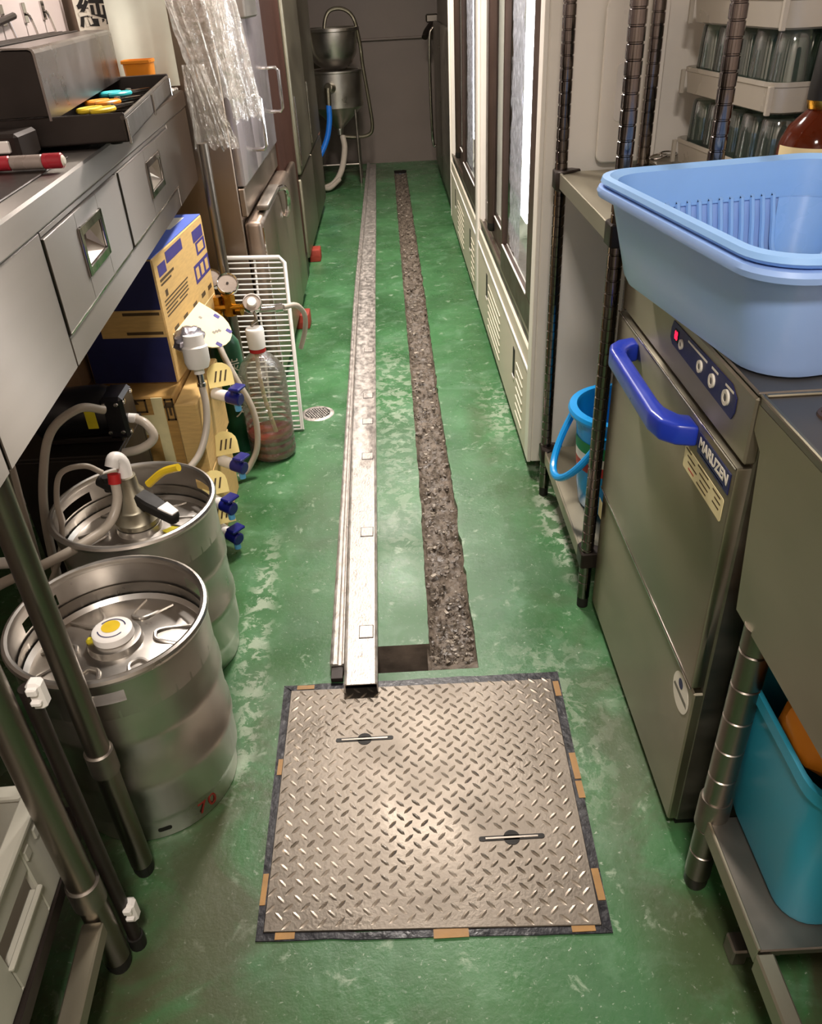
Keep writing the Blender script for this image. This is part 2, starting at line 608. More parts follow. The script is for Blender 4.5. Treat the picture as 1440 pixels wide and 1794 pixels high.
b = B(); b.box(X0 - .1, X0, Y0, Y1, -.1, ZC); struct('wall_left', b, WALLM)
b = B(); b.box(X1, X1 + .1, Y0, Y1, -.1, ZC); struct('wall_right', b, WALLM)
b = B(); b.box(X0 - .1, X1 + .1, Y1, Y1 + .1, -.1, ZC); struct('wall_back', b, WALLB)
b = B(); b.box(X0 - .1, X1 + .1, Y0 - .1, Y0, -.1, ZC); struct('wall_front', b, WALLM)
b = B(); b.box(X0 - .1, X1 + .1, Y0 - .1, Y1 + .1, ZC, ZC + .1); struct('ceiling', b, CEILM)
# ledge seam across the far wall
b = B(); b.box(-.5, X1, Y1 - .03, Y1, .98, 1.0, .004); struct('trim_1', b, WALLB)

# ceiling luminaires over the aisle
for i, (x, y, z, p) in enumerate(FIXTURES):
    t = thing('ceiling_luminaire', ['white ceiling strip light over the middle of the aisle', 'white ceiling strip light over the far end of the aisle', 'white ceiling strip light behind the camera at the near end of the aisle'][i], 'ceiling light', (x, y, z + .02), 'ceiling strip lights')
    b = B(); b.box(x - .13, x + .13, y - .34, y + .34, z + .06, ZC, .01); obj('housing', b, WHITEP, t)
    b = B(); b.box(x - .12, x + .12, y - .32, y + .32, z + .02, z + .055, .012, 2); obj('diffuser', b, WHITEP, t)

# ================================================================== HATCH
t = thing('floor_hatch', 'square steel checker-plate floor hatch edged with tar tape', 'hatch', (0, 1.02, 0))
FA, FB, FC, FD = (-.316, 1.333), (.323, 1.331), (.303, .718), (-.305, .737)      # outer corners
PA, PB, PC, PD = (-.298, 1.314), (.303, 1.307), (.287, .731), (-.293, .75)
def lug(bm, x, y, ang, L=.0115, W=.0034, H=.0011, z=.006):
    c, s_ = math.cos(ang), math.sin(ang)
    def P(u, v, h): return bm.verts.new((x + u * c - v * s_, y + u * s_ + v * c, z + h))
    ring = [P(-L, 0, 0), P(-L * .5, -W, 0), P(L * .5, -W, 0), P(L, 0, 0), P(L * .5, W, 0), P(-L * .5, W, 0)]
    t1, t2 = P(-L * .55, 0, H), P(L * .55, 0, H)
    for q in ((ring[0], ring[1], t1), (ring[1], ring[2], t2, t1), (ring[2], ring[3], t2), (ring[3], ring[4], t2), (ring[4], ring[5], t1, t2), (ring[5], ring[0], t1)):
        bm.faces.new(q)
b = B()
b.prism([PD, PC, PB, PA], .006, bev=.0012)
obj('plate', b, PLATE, t)
HND = ((-.125, 1.160), (.157, .905))
bm = bmesh.new()
a = .031
j = 0
y = .745
while y < 1.305:
    x0_, x1_ = -.292 + (y - .74) * -.01, .285 + (y - .73) * .026
    i = 0
    x = -.30 + (.0155 if j % 2 else 0)
    while x < .30:
        if x0_ + .008 < x < x1_ - .006 and y > .752 - .0328 * (x + .293) + .006 and all(not (abs(x - hx) < .074 and abs(y - hy) < .013) for hx, hy in HND):
            lug(bm, x, y, math.radians(45 if j % 2 else -45) + random.uniform(-.05, .05))
        x += a
    j += 1
    y += .0155
o = obj('raised_lugs', bm, LUG, t)
o['kind'] = 'stuff'
# dark edging tape all round
def strip(p, q, r, s_, h=.0032):
    def edge(a_, c_, amp):
        out = []
        for k in range(14):
            u = k / 14
            x_, y_ = a_[0] + (c_[0] - a_[0]) * u, a_[1] + (c_[1] - a_[1]) * u
            j_ = amp * (noise.noise((x_ * 25, y_ * 25, 1)) if 0 < k else 0)
            out.append((x_ + j_, y_ + j_))
        return out
    bb = B(); bb.prism(edge(p, q, .0035) + edge(q, r, 0) + edge(r, s_, .0035) + edge(s_, p, 0), h); return bb
obj('edge_tape', strip(FD, FC, PC, PD), TAPED, t)
obj('edge_tape', strip(PA, PB, FB, FA), TAPED, t)
obj('edge_tape', strip(PC, FC, FB, PB), TAPED, t)
obj('edge_tape', strip(FD, PD, PA, FA), TAPED, t)
def tape(x0_, x1_, y0_, y1_):
    bb = B(); bb.box(x0_, x1_, y0_, y1_, .003, .0042); obj('brown_tape', bb, TAPEB, t)
for q in ((-.285, -.245, 1.318, 1.33), (.305, .318, 1.255, 1.30), (.302, .315, 1.03, 1.095), (.301, .314, .985, 1.025), (.291, .304, .775, .835), (-.272, -.238, .737, .752), (.0, .06, .724, .74), (.235, .275, .722, .735), (-.306, -.296, 1.08, 1.12), (-.306, -.296, .80, .86)):
    tape(*q)
# sunken lifting handles
for hx, hy in HND:
    bb = B()
    bb.prism(rrect(.124, .010, .0048, 4, hx, hy), .0071)
    bb.lathe([(0, .0071), (.0155, .0071), (.0155, .0), (0, 0)], (hx, hy, 0), 20)
    h = obj('handle_pocket', bb, BLACK, t, label='dark handle slot with a round middle')
    bb = B()
    bb.box(hx - .05, hx + .05, hy - .0022, hy + .0022, .007, .0082, .0008)
    obj('lifting_bar', bb, STEELD, h)

# ================================================================== STEEL CHANNELS LYING ON THE FLOOR
RR = [(1.29, -.094), (1.76, -.097), (2.8, -.107), (4.1, -.117), (5.6, -.121), (7.75, -.135)]
RM = [(1.29, -.174), (1.6, -.180), (2.05, -.188), (2.77, -.197), (4.13, -.208), (6, -.199), (7.75, -.190)]
RL = [(1.29, -.209), (2.05, -.215), (2.77, -.221), (4.13, -.232), (6.0, -.226), (7.8, -.218)]
def smoothx(tab, y):
    return sum(interp(tab, y + d) for d in (-.3, -.15, 0, .15, .3)) / 5 if 1.7 < y < 7.4 else interp(tab, y)
def channel(ylist, fl, fr, prof):
    """prof(u in 0..1 across, list) -> swept closed section [(u, z)]"""
    t_ = bmesh.new()
    rows = []
    for y in ylist:
        l, r = fl(y), fr(y)
        rows.append([t_.verts.new((l + (r - l) * u, y, z)) for u, z in prof])
    for A, C in zip(rows[:-1], rows[1:]):
        for i in range(len(prof)):
            k = (i + 1) % len(prof)
            t_.faces.new((A[i], A[k], C[k], C[i]))
    t_.faces.new(rows[0]); t_.faces.new(rows[-1])
    return t_
t = thing('steel_channel', 'long bright galvanised channel lying on the green floor with punched tabs', 'metal channel', (-.14, 1.3, 0))
yl = [1.295 + (7.72 - 1.295) * i / 60 for i in range(61)]
pr = [(.02, .0085), (.02, .034), (.06, .0365), (.10, .034), (.90, .034), (.94, .0365), (.98, .034), (.98, .0085), (.95, .0085), (.95, .0315), (.05, .0315), (.05, .0085)]
obj('channel_body', channel(yl, lambda y: smoothx(RM, y), lambda y: smoothx(RR, y), pr), ALU, t)
tabs = [1.47, 1.90, 2.35, 2.61, 2.83, 3.30, 3.81, 4.32, 4.82, 5.35, 5.9]
for y in tabs:
    l, r = smoothx(RM, y), smoothx(RR, y)
    bb = B()
    x_a, x_b = l + (r - l) * .45, l + (r - l) * .84
    bb.box(x_a, x_b, y - .02, y + .022, .034, .0352, .0005)
    o = obj('punched_tab', bb, ALU, t)
    bb = B()
    bb.box(x_a - .0015, x_b + .0015, y - .0235, y - .0205, .0338, .0346)
    bb.box(x_b + .0003, x_b + .002, y - .0225, y + .022, .0338, .0346)
    bb.box(x_a - .0015, x_a - .0003, y - .0225, y + .022, .0338, .0346)
    bb.box(x_a - .0015, x_b + .0015, y + .0223, y + .0242, .0338, .0346)
    obj('tab_slot', bb, DARK, o)
t = thing('edge_rail', 'narrow grooved steel rail lying along the side of the long channel', 'metal rail', (-.2, 1.37, 0))
yl2 = [1.372 + (7.86 - 1.372) * i / 50 for i in range(51)]
pr2 = [(0, .001), (0, .026), (.12, .029), (.24, .026), (.5, .026), (.62, .022), (.8, .022), (.92, .026), (.99, .026), (.99, .001), (.9, .001), (.9, .019), (.1, .019), (.1, .001)]
obj('rail_body', channel(yl2, lambda y: smoothx(RL, y), lambda y: smoothx(RM, y) - .0006, pr2), ALU, t)
b = B(); b.box(-.206, -.178, 1.333, 1.42, .006, .0185, .001); obj('inner_sleeve', b, DARK, t)

# ================================================================== FLOOR DRAIN
t = thing('floor_drain', 'round metal floor drain set in the green floor', 'drain', (-.335, 2.765, 0))
b = B(); b.lathe([(.047, .0005), (.049, .004), (.058, .004), (.064, .0005)], (-.335, 2.765, 0), 36); obj('rim', b, ALU, t)
b = B(); b.lathe([(0, .0012), (.048, .0012)], (-.335, 2.765, 0), 32); obj('dark_well', b, BLACK, t)
bm = bmesh.new()
for i in range(-4, 5):
    for j in range(-4, 5):
        x, y = i * .0105 + (.005 if j % 2 else 0), j * .0105
        if x * x + y * y < .044 ** 2:
            tt = bmesh.new()
            bmesh.ops.create_icosphere(tt, subdivisions=1, radius=.0042)
            tt.transform(Matrix.Translation((-.335 + x, 2.765 + y, .0025)) @ Matrix.Diagonal((1, 1, .5, 1)))
            me = bpy.data.meshes.new('t'); tt.to_mesh(me); tt.free(); bm.from_mesh(me); bpy.data.meshes.remove(me)
o = obj('grate_studs', bm, ALU, t)
o['kind'] = 'stuff'

# ================================================================== RIGHT SIDE
UR, VR = (0, -1, 0), (0, 0, 1)          # text/panel axes on faces that look at the aisle from the right
def fr(x, y, z):
    return frame((x, y, z), UR, VR)

# ------------------------------------------------------------------ undercounter dishwasher
t = thing('dishwasher', 'stainless undercounter dishwasher with thick blue door handle', 'dishwasher', (.75, 1.22, 0))
b = B(); b.box(.462, 1.05, .905, 1.54, .03, .898, .003); obj('body', b, STEELD, t)
b = B(); b.box(.47, 1.04, .92, 1.535, 0, .03); obj('plinth', b, BLACK, t)
b = B(); b.box(.447, .465, .905, 1.54, .035, .364, .003); obj('kick_panel', b, STEELW, t)
b = B(); b.box(.441, .465, .908, 1.54, .374, .790, .004, 2); door = obj('door', b, STEELW, t)
b = B(); b.box(.447, .465, .905, 1.54, .797, .895, .003); top = obj('control_front', b, STEELW, t)
b = B(); b.box(.447, 1.06, .903, 1.542, .8985, .904, .002); obj('worktop', b, STEELD, t)
b = B(); b.box(.4395, .442, .908, 1.54, .3735, .3765, .0005); obj('door_lip', b, CHROME, door)
b = B(); b.box(.4395, .442, .908, 1.54, .788, .7905, .0005); obj('door_lip', b, CHROME, door)
poly = [(.446, 1.425), (.412, 1.415), (.393, 1.395), (.386, 1.37), (.386, 1.115), (.394, 1.08), (.414, 1.06), (.446, 1.05), (.446, 1.095), (.43, 1.10), (.416, 1.125), (.413, 1.15), (.413, 1.345), (.418, 1.368), (.43, 1.38), (.446, 1.385)]
b = B(); b.prism(poly, .036, Matrix.Translation((-.004, 0, .744)), .0065, 3); obj('handle', b, BLUEP, door, label='thick blue plastic door handle')
# control strip
PY0, PY1 = .958, 1.243
b = B()
b.prism([(-.142, .004), (-.135, .018), (.118, .02), (.1405, .008), (.1415, -.012), (.134, -.0255), (-.13, -.020), (-.142, -.012)], .0015, fr(.447, 1.10, .861))
cp = obj('control_strip', b, NAVY, top)
for (yy, r_) in ((1.186, .008), (1.098, .0095), (1.046, .0105), (.990, .0115)):
    b = B(); b.lathe([(0, .0022), (r_ * .5, .0022), (r_ * .55, .003), (r_, .003), (r_, 0)], (.4455, yy, .857), 20, (-1, 0, 0)); obj('button', b, PAPER, cp)
    b = B(); b.lathe([(0, .0025), (r_ * .45, .0025), (r_ * .45, 0)], (.4455, yy, .857), 14, (-1, 0, 0)); obj('button_face', b, STEELD, cp)
b = B(); b.box(.4444, .4456, 1.204, 1.222, .851, .871, .0004); obj('display_window', b, BLACK, cp)
text('display_digits', '88', .0185, fr(.4443, 1.213, .861), GLOWR, cp, .0004, .0006, .75)
for (ya, yb, z) in ((1.16, 1.075, .873), (1.055, 1.03, .874), (1.0, .97, .8725)):
    b = B(); b.box(.445, .4458, yb, ya, z - .0016, z + .0016); obj('print_bar', b, PAPER, cp)
# badges
b = B(); b.box(.4395, .4412, .918, 1.044, .742, .776, .0006); bd = obj('badge', b, NAVY, door)
text('badge_lettering', 'MARUZEN', .0235, fr(.4392, .981, .761), PAPER, bd, .0004, .0006, 1.05)
b = B(); b.box(.4395, .4398, .935, 1.03, .7455, .7475); obj('print_bar', b, STEELD, bd)
b = B(); b.prism(rrect(.165, .038, .004, 3), .0008, fr(.441, 1.008, .7105)); lb = obj('notice_label', b, LABEL, door)
for i, (a_, c_, z) in enumerate(((.93, .955, .7265), (.985, 1.03, .7265), (1.05, 1.08, .7245), (.94, .975, .718), (.995, 1.04, .7175), (1.06, 1.083, .716), (.945, .985, .709), (1.0, 1.035, .708), (1.055, 1.08, .7065), (.95, .975, .700), (.99, 1.03, .6985))):
    b = B(); b.box(.4398, .4401, 2.016 - c_, 2.016 - a_, z - .0012, z + .0012); obj('print_bar', b, RED if i == 9 else INKB, lb)
b = B(); b.lathe([(0, .0008), (.037, .0008), (.037, 0)], (.4468, .953, .319), 32, (-1, 0, 0)); ov = obj('round_sticker', b, PAPER, t)
b = B(); b.lathe([(0, .0012), (.010, .0012)], (.4468, .957, .336), 20, (-1, 0, 0)); obj('sticker_dot', b, NAVY, ov)
b = B(); b.prism([(-.032, -.004), (.032, -.004), (.028, .004), (-.028, .004)], .0004, fr(.4459, .953, .316)); obj('sticker_band', b, STEELD, ov)
b = B(); b.box(.4398, .4405, 1.515, 1.540, .30, .345); obj('small_label', b, LABEL, t)
b = B(); b.box(.50, .505, .862, .9, .02, .85); obj('side_gap_panel', b, DARK, t)

# ------------------------------------------------------------------ sink bench next to it
t = thing('sink_bench', 'stainless sink bench with deep apron nearest the camera', 'sink bench', (.75, .3, 0))
b = B()
b.box(.45, 1.12, -.55, .902, .886, .9, .003)
obj('bench_top', b, STEELD, t)
b = B(); b.box(.448, .4545, -.55, .902, .8995, .9035, .0015); b.box(.455, 1.12, .895, .902, .8995, .9035, .0015); obj('raised_edge', b, STEELW, t)
b = B(); b.prism([(-.902, .888), (-.902, .852), (-.875, .835), (-.842, .60), (.55, .60), (.55, .888)], .012, frame((.462, 0, 0), UR, VR)); obj('apron', b, STEELW, t, False)
b = B(); b.lathe([(0, .0005), (.018, .0005), (.018, .003), (.022, .003), (.023, 0)], (.515, .838, .9), 24); obj('drain_hole', b, BROWN, t)
LEGP = (.468, .80)
b = B()
prof = [(0, .035)]
z = .035
prof += [(.0215, .035)]
for k in range(8):
    z1 = .035 + .066 * (k + 1)
    prof += [(.0215, z1 - .004), (.0185, z1 - .002), (.0185, z1 - .0005), (.0215, z1 + .001)]
prof += [(.0215, .605), (0, .605)]
b.lathe(prof, (LEGP[0], LEGP[1], 0), 24)
leg = obj('leg', b, PIPE, t)
b = B(); b.lathe([(0, 0), (.016, 0), (.020, .012), (.020, .04), (0, .04)], (LEGP[0], LEGP[1], 0), 20); obj('foot', b, DARK, leg)
b = B(); b.lathe([(.0215, .17), (.0255, .172), (.0255, .235), (.0235, .24), (.0215, .24)], (LEGP[0], LEGP[1], 0), 24); obj('sleeve', b, STEELD, leg)
b = B(); b.box(.455, 1.08, .575, .79, .186, .2, .002); obj('lower_shelf', b, STEELD, t)
b = B(); b.box(.452, .458, .575, .79, .168, .204, .0015); obj('shelf_lip', b, STEELW, t)
b = B(); b.box(.449, .475, -.5, .573, .160, .2, .003); b.box(.49, .50, -.5, .573, .07, .09); obj('shelf_rail', b, STEELW, t)
b = B(); b.box(.478, .503, .655, .69, 0, .04, .003); obj('floor_bracket', b, STEELD, t)
b = B(); b.box(.503, .56, .66, .685, .012, .03, .002); obj('floor_arm', b, STEELD, t)

# teal bin on the lower shelf
def loft(levels, n=6, close_top=False, close_bot=True, M4=None):
    """levels: (w, d, r, z) rounded rectangles"""
    t_ = bmesh.new()
    rows = []
    for w_, d_, r_, z_ in levels:
        rows.append([t_.verts.new((u, v, z_)) for u, v in rrect(w_, d_, r_, n)])
    k = len(rows[0])
    for A, C in zip(rows[:-1], rows[1:]):
        for i in range(k):
            t_.faces.new((A[i], A[(i + 1) % k], C[(i + 1) % k], C[i]))
    if close_bot:
        t_.faces.new(rows[0])
    if close_top:
        t_.faces.new(rows[-1])
    if M4 is not None:
        t_.transform(M4)
    return t_
MT = Matrix.Translation((.665, .722, .2))
t = thing('waste_bin', 'teal plastic bin standing on the low shelf under the sink', 'bin', (.665, .722, .2))
obj('bin_body', loft([(.30, .21, .04, 0), (.325, .232, .045, .004), (.335, .24, .045, .02), (.36, .258, .05, .27), (.372, .268, .05, .272), (.372, .268, .05, .292), (.36, .256, .05, .294), (.345, .245, .045, .27), (.31, .21, .04, .012), (.29, .19, .03, .010)], 6, True, True, MT), TEAL, t)
# orange bag showing at the bin's mouth
bm = bmesh.new()
bmesh.ops.create_uvsphere(bm, u_segments=28, v_segments=16, radius=1)
for v in bm.verts:
    k = 1 + .10 * noise.noise(v.co * 2.5) + .06 * noise.noise(v.co * 7)
    v.co = Vector((v.co.x * .115 * k + .60, v.co.y * .09 * k + .70, v.co.z * .07 * k + .50))
single('orange_bag', bm, ORANGE, 'orange bag bulging out of the teal bin', 'bag')

# ------------------------------------------------------------------ chrome rack between dishwasher and showcase
t = thing('chrome_rack', 'chrome post rack with stainless shelves beside the dishwasher', 'rack', (.52, 1.83, 0))
def post(x, y, z0, z1, r=.0155, pitch=.0255):
    prof = [(0, z0), (r, z0)]
    z = z0 + .05
    while z < z1 - .02:
        prof += [(r, z - .0022), (r - .0016, z - .001), (r - .0016, z + .001), (r, z + .0022)]
        z += pitch
    prof += [(r, z1), (0, z1)]
    bb = B(); bb.lathe(prof, (x, y, 0), 16)
    return bb
for (x, y) in ((.430, 1.567), (.422, 2.107), (.600, 1.567), (.625, 2.107)):
    o = obj('post', post(x, y, .03, 2.0), POSTM, t)
    b = B(); b.lathe([(0, 0), (.014, 0), (.014, .028), (.010, .04), (0, .04)], (x, y, 0), 16); obj('foot', b, BLACK, o)
for (zz, nm) in ((.95, 'upper_shelf'), (.17, 'lower_shelf')):
    b = B(); b.box(.416, .636, 1.572, 2.10, zz - .006, zz, .002); sh = obj(nm, b, STEELW, t)
    b = B(); b.box(.412, .418, 1.585, 2.092, zz - .034, zz + .003, .0015); obj('shelf_lip', b, STEELW, sh)
    b = B(); b.box(.634, .640, 1.585, 2.092, zz - .034, zz + .003, .0015); obj('shelf_lip', b, STEELW, sh)
    for (x, y, s1, s2) in ((.430, 1.565, 1, 1), (.422, 2.107, 1, -1), (.600, 1.565, -1, 1), (.625, 2.107, -1, -1)):
        b = B()
        b.prism([(x - .018 * s1, y - .018 * s2), (x + .03 * s1, y - .016 * s2), (x + .05 * s1, y + .004 * s2), (x - .004 * s1, y + .045 * s2), (x - .019 * s1, y + .03 * s2)], .045, Matrix.Translation((0, 0, zz - .04)), .003)
        obj('corner_clamp', b, DARK, sh)

# blue bucket on the rack's low shelf
BX, BY, BZ = .545, 1.79, .171
t = thing('bucket', 'bright blue bucket on the low shelf of the chrome rack', 'bucket', (BX, BY, BZ))
b = B(); b.lathe([(0, 0), (.085, 0), (.09, .006), (.098, .06), (.112, .262), (.130, .266), (.133, .274), (.130, .283), (.112, .285), (.106, .275), (.092, .06), (.084, .01), (0, .01)], (BX, BY, BZ), 40); bk = obj('bucket_body', b, BUCKET, t)
pts = []
for k in range(13):
    a_ = PI * k / 12
    pts.append((BX - .135 - .035 * math.sin(a_) * .8 + .06 * (1 - math.sin(a_)), BY - .115 * math.cos(a_) - .01, BZ + .26 - .16 * math.sin(a_)))
b = B(); b.sweep(pts, .0095, 10, sub=3); obj('handle', b, BUCKET, t)
def wrap(c, r0, r1, z0, z1, a0, a1, n=12):
    t_ = bmesh.new()
    lo, hi = [], []
    for k in range(n + 1):
        a_ = math.radians(a0 + (a1 - a0) * k / n)
        lo.append(t_.verts.new((c[0] + r0 * math.cos(a_), c[1] + r0 * math.sin(a_), z0)))
        hi.append(t_.verts.new((c[0] + r1 * math.cos(a_), c[1] + r1 * math.sin(a_), z1)))
    for k in range(n):
        t_.faces.new((lo[k], lo[k + 1], hi[k + 1], hi[k]))
    return t_
for (z0, z1, mm, nm) in ((.175, .208, pm('label_green', '157A35', .45), 'label_green_band'), (.150, .175, PAPER, 'label_white_band'), (.122, .150, RED, 'label_red_band')):
    f_ = lambda z: .0915 + .0155 * (z - .02) / .245 + .0115
    obj(nm, wrap((BX, BY), .0985 + .0693 * (z0 - .06) + .0008, .0985 + .0693 * (z1 - .06) + .0008, BZ + z0, BZ + z1, 175, 262), mm, bk)

# ------------------------------------------------------------------ stainless back bench behind the rack (carries trays and bottle)
t = thing('back_bench', 'stainless bench behind the chrome rack carrying glass trays', 'bench', (.9, 1.85, 0))
b = B(); b.box(.645, 1.14, 1.555, 2.2, .925, .96, .003); obj('bench_top', b, STEELW, t)
b = B(); b.box(.70, 1.13, 1.57, 2.19, .12, .925, .003); obj('cabinet_body', b, STEELD, t)
for y in (1.6, 2.16):
    b = B(); b.cyl((.70, y, 0), (.70, y, .12), .018); obj('leg', b, STEELD, t)
    b = B(); b.cyl((1.1, y, 0), (1.1, y, .12), .018); obj('leg', b, STEELD, t)

# glass trays with tumblers
TM = Matrix.Translation((.69, 2.1, 0)) @ Matrix.Rotation(math.radians(4.6), 4, 'Z')
TW, TL_ = .36, .44
ztray = (.962, 1.112, 1.252)
names = ('lowest grey plastic glass tray standing on the bench', 'middle grey plastic glass tray resting on the lower tumblers', 'topmost grey plastic glass tray above the tumblers')
for k, z0 in enumerate(ztray):
    t = thing('glass_tray', names[k], 'tray', TM @ Vector((TW / 2, -TL_ / 2, z0)), 'stacked glass trays')
    mm = TM @ Matrix.Translation((TW / 2, -TL_ / 2, z0))
    obj('tray_shell', loft([(TW - .03, TL_ - .03, .03, 0), (TW - .012, TL_ - .012, .035, .004), (TW - .004, TL_ - .004, .035, .046), (TW, TL_, .035, .048), (TW, TL_, .035, .056), (TW - .008, TL_ - .008, .032, .056), (TW - .014, TL_ - .014, .032, .048), (TW - .02, TL_ - .02, .03, .016), (TW - .04, TL_ - .04, .03, .015)], 6, True, True, mm), TRAYP, t)
    for (a_, c_) in ((.006, -.006), (.006, -TL_ + .016)):
        bb = B(); bb.box(-.003, .006, c_ - .01, c_, .0, .05, .001); bb.xf(TM @ Matrix.Translation((0, 0, z0))); obj('side_rib', bb, TRAYP, t)
def glass_mesh():
    bb = B()
    h = .1235
    bb.lathe([(.0385, 0), (.0365, .02), (.0335, .085), (.031, h - .004), (.028, h), (0, h), (0, h - .012), (.027, h - .013), (.0315, .085), (.0345, .02), (.0370, .0)], (0, 0, 0), 22)
    return bb
first = None
for k in (0, 1):
    for i in range(3):
        for j in range(5):
            p = TM @ Vector((.052 + i * .085, -.052 - j * .084, ztray[k] + .016))
            if first is None:
                o = obj('tumbler', glass_mesh(), GLASSW)
                first = o
            else:
                o = first.copy(); COL.objects.link(o)
            o.location = p
            row_ = ('front-row', 'second-row', 'third-row')[i]
            nth = ('nearest the showcase', 'second from the showcase', 'third from the showcase', 'fourth from the showcase', 'farthest from the showcase')[j]
            tag(o, '%s upturned tumbler in the %s glass tray, %s' % (row_, ('lowest', 'middle')[k], nth), 'glass', ('tumblers in the lowest tray', 'tumblers in the middle tray')[k])

# whisky bottle
WX, WY, WZ = .797, 1.60, .96
t = thing('whisky_bottle', 'amber liquor bottle with dark cap behind the blue basin', 'bottle', (WX, WY, WZ))
b = B(); b.lathe([(0, 0), (.060, 0), (.066, .006), (.066, .10), (.063, .118), (.052, .142), (.034, .160), (.026, .168), (.025, .19), (0, .19)], (WX, WY, WZ), 40); bt = obj('glass_body', b, LIQ, t)
b = B(); b.lathe([(0, .183), (.030, .183), (.030, .20), (.027, .275), (.025, .278), (0, .278)], (WX, WY, WZ), 32); obj('cap', b, BLACK, t)
b = B(); b.lathe([(.0265, .170), (.0275, .171), (.0305, .185), (.0265, .186)], (WX, WY, WZ), 32); obj('gold_collar', b, BRASS, t)
lb = obj('label_paper', wrap((WX, WY), .0668, .0668, WZ + .02, WZ + .112, 180, 290, 20), CARDP, t)
obj('label_mark', wrap((WX, WY), .0673, .0673, WZ + .088, WZ + .096, 222, 246, 6), INKB, lb)

# ------------------------------------------------------------------ blue basin with draining basket, on the dishwasher
MBAS = Matrix.Translation((.598, 1.185, .904)) @ Matrix.Rotation(math.radians(8.5), 4, 'Z')
W_, D_ = .46, .578
t = thing('wash_basin', 'light blue rectangular plastic basin standing on the dishwasher', 'basin', (.598, 1.185, .904))
H_ = .163
obj('basin_shell', loft([(W_ - .13, D_ - .13, .06, 0), (W_ - .105, D_ - .105, .065, .004), (W_ - .092, D_ - .092, .065, .018), (W_ - .044, D_ - .044, .065, H_ - .022), (W_ - .004, D_ - .004, .075, H_ - .020), (W_, D_, .075, H_ - .012), (W_ - .004, D_ - .004, .075, H_ - .006), (W_ - .03, D_ - .03, .07, H_ - .005), (W_ - .052, D_ - .052, .065, H_ - .012), (W_ - .098, D_ - .098, .06, .02), (W_ - .12, D_ - .12, .055, .006)], 8, True, True, MBAS), BASIN, t)
t = thing('draining_basket', 'light blue slotted draining basket nested inside the basin', 'basket', MBAS @ Vector((0, 0, .012)))
w0, d0 = W_ - .006, D_ - .006
obj('basket_rim', loft([(w0 - .05, d0 - .05, .066, H_ - .004), (w0 - .012, d0 - .012, .074, H_ - .0035), (w0 - .002, d0 - .002, .075, H_ + .002), (w0 - .006, d0 - .006, .074, H_ + .009), (w0 - .026, d0 - .026, .07, H_ + .011), (w0 - .050, d0 - .050, .064, H_ + .004), (w0 - .064, d0 - .064, .062, H_ - .055), (w0 - .068, d0 - .068, .062, H_ - .055)], 8, False, False, MBAS), BASIN2, t)
zb, zt = .016, H_ - .054
wb, db = w0 - .116, d0 - .116
wt, dt = w0 - .066, d0 - .066
# corner posts of the basket wall
for (sx, sy) in ((1, 1), (1, -1), (-1, 1), (-1, -1)):
    t_ = bmesh.new()
    rows = []
    for k in range(7):
        u = k / 6
        z = zt + (zb - zt) * u
        ww, dd = wt + (wb - wt) * u, dt + (db - dt) * u
        r_ = .062 - .012 * u
        row = []
        for q in range(7):
            a_ = q / 6 * PI / 2
            row.append(t_.verts.new((sx * (ww / 2 - r_ + r_ * math.cos(a_)), sy * (dd / 2 - r_ + r_ * math.sin(a_)), z)))
        row.insert(0, t_.verts.new((sx * ww / 2, sy * (dd / 2 - r_ - .012), z)))
        row.append(t_.verts.new((sx * (ww / 2 - r_ - .012), sy * dd / 2, z)))
        rows.append(row)
    for A, C in zip(rows[:-1], rows[1:]):
        for i in range(len(A) - 1):
            t_.faces.new((A[i], A[i + 1], C[i + 1], C[i]))
    t_.transform(MBAS)
    obj('basket_corner', t_, BASIN2, t)
# ribs: one mesh per side, copied along it
def rib(side):
    L_ = [(0, zt + .004), (0, zt), ((wt - wb) / 2 * .5, (zt + zb) / 2 + .01), ((wt - wb) / 2 - .004, zb + .022), ((wt - wb) / 2 + .006, zb + .006), ((wt - wb) / 2 + .022, zb), ((wt - wb) / 2 + .05, zb)]
    bb = B()
    bb.sweep([(-u, 0, z) for u, z in L_], .0048, 6, sub=3)
    return bb
rm = obj('rib', rib(0), BASIN2, t)
def place(o, m4):
    o.parent = t
    o.matrix_parent_inverse = Matrix.Identity(4)
    o.matrix_basis = WORLD[t].inverted() @ m4
first_used = False
spots = []
n_long, n_short = 17, 12
for k in range(n_long):
    v = -(dt / 2 - .085) + (dt - .17) * k / (n_long - 1)
    spots += [(wt / 2, v, 0), (-wt / 2, v, PI)]
for k in range(n_short):
    v = -(wt / 2 - .085) + (wt - .17) * k / (n_short - 1)
    spots += [(v, dt / 2, PI / 2), (v, -dt / 2, -PI / 2)]
for k, (x, y, a_) in enumerate(spots):
    o = rm if k == 0 else rm.copy()
    if k:
        COL.objects.link(o)
    place(o, MBAS @ Matrix.Translation((x, y, 0)) @ Matrix.Rotation(a_, 4, 'Z'))
obj('basket_floor', loft([(wb - .05, db - .05, .04, zb - .003), (wb - .02, db - .02, .045, zb), (wb - .06, db - .06, .04, zb + .001)], 6, True, True, MBAS), BASIN2, t)
for k in range(9):
    b = B(); b.prism(rrect(.006, .05, .003, 3, -.12 + .03 * k, -.0), .0008, MBAS @ Matrix.Translation((0, .11, zb + .001))); obj('floor_slot', b, NAVY, t)
    b = B(); b.prism(rrect(.006, .05, .003, 3, -.12 + .03 * k, -.0), .0008, MBAS @ Matrix.Translation((0, -.11, zb + .001))); obj('floor_slot', b, NAVY, t)

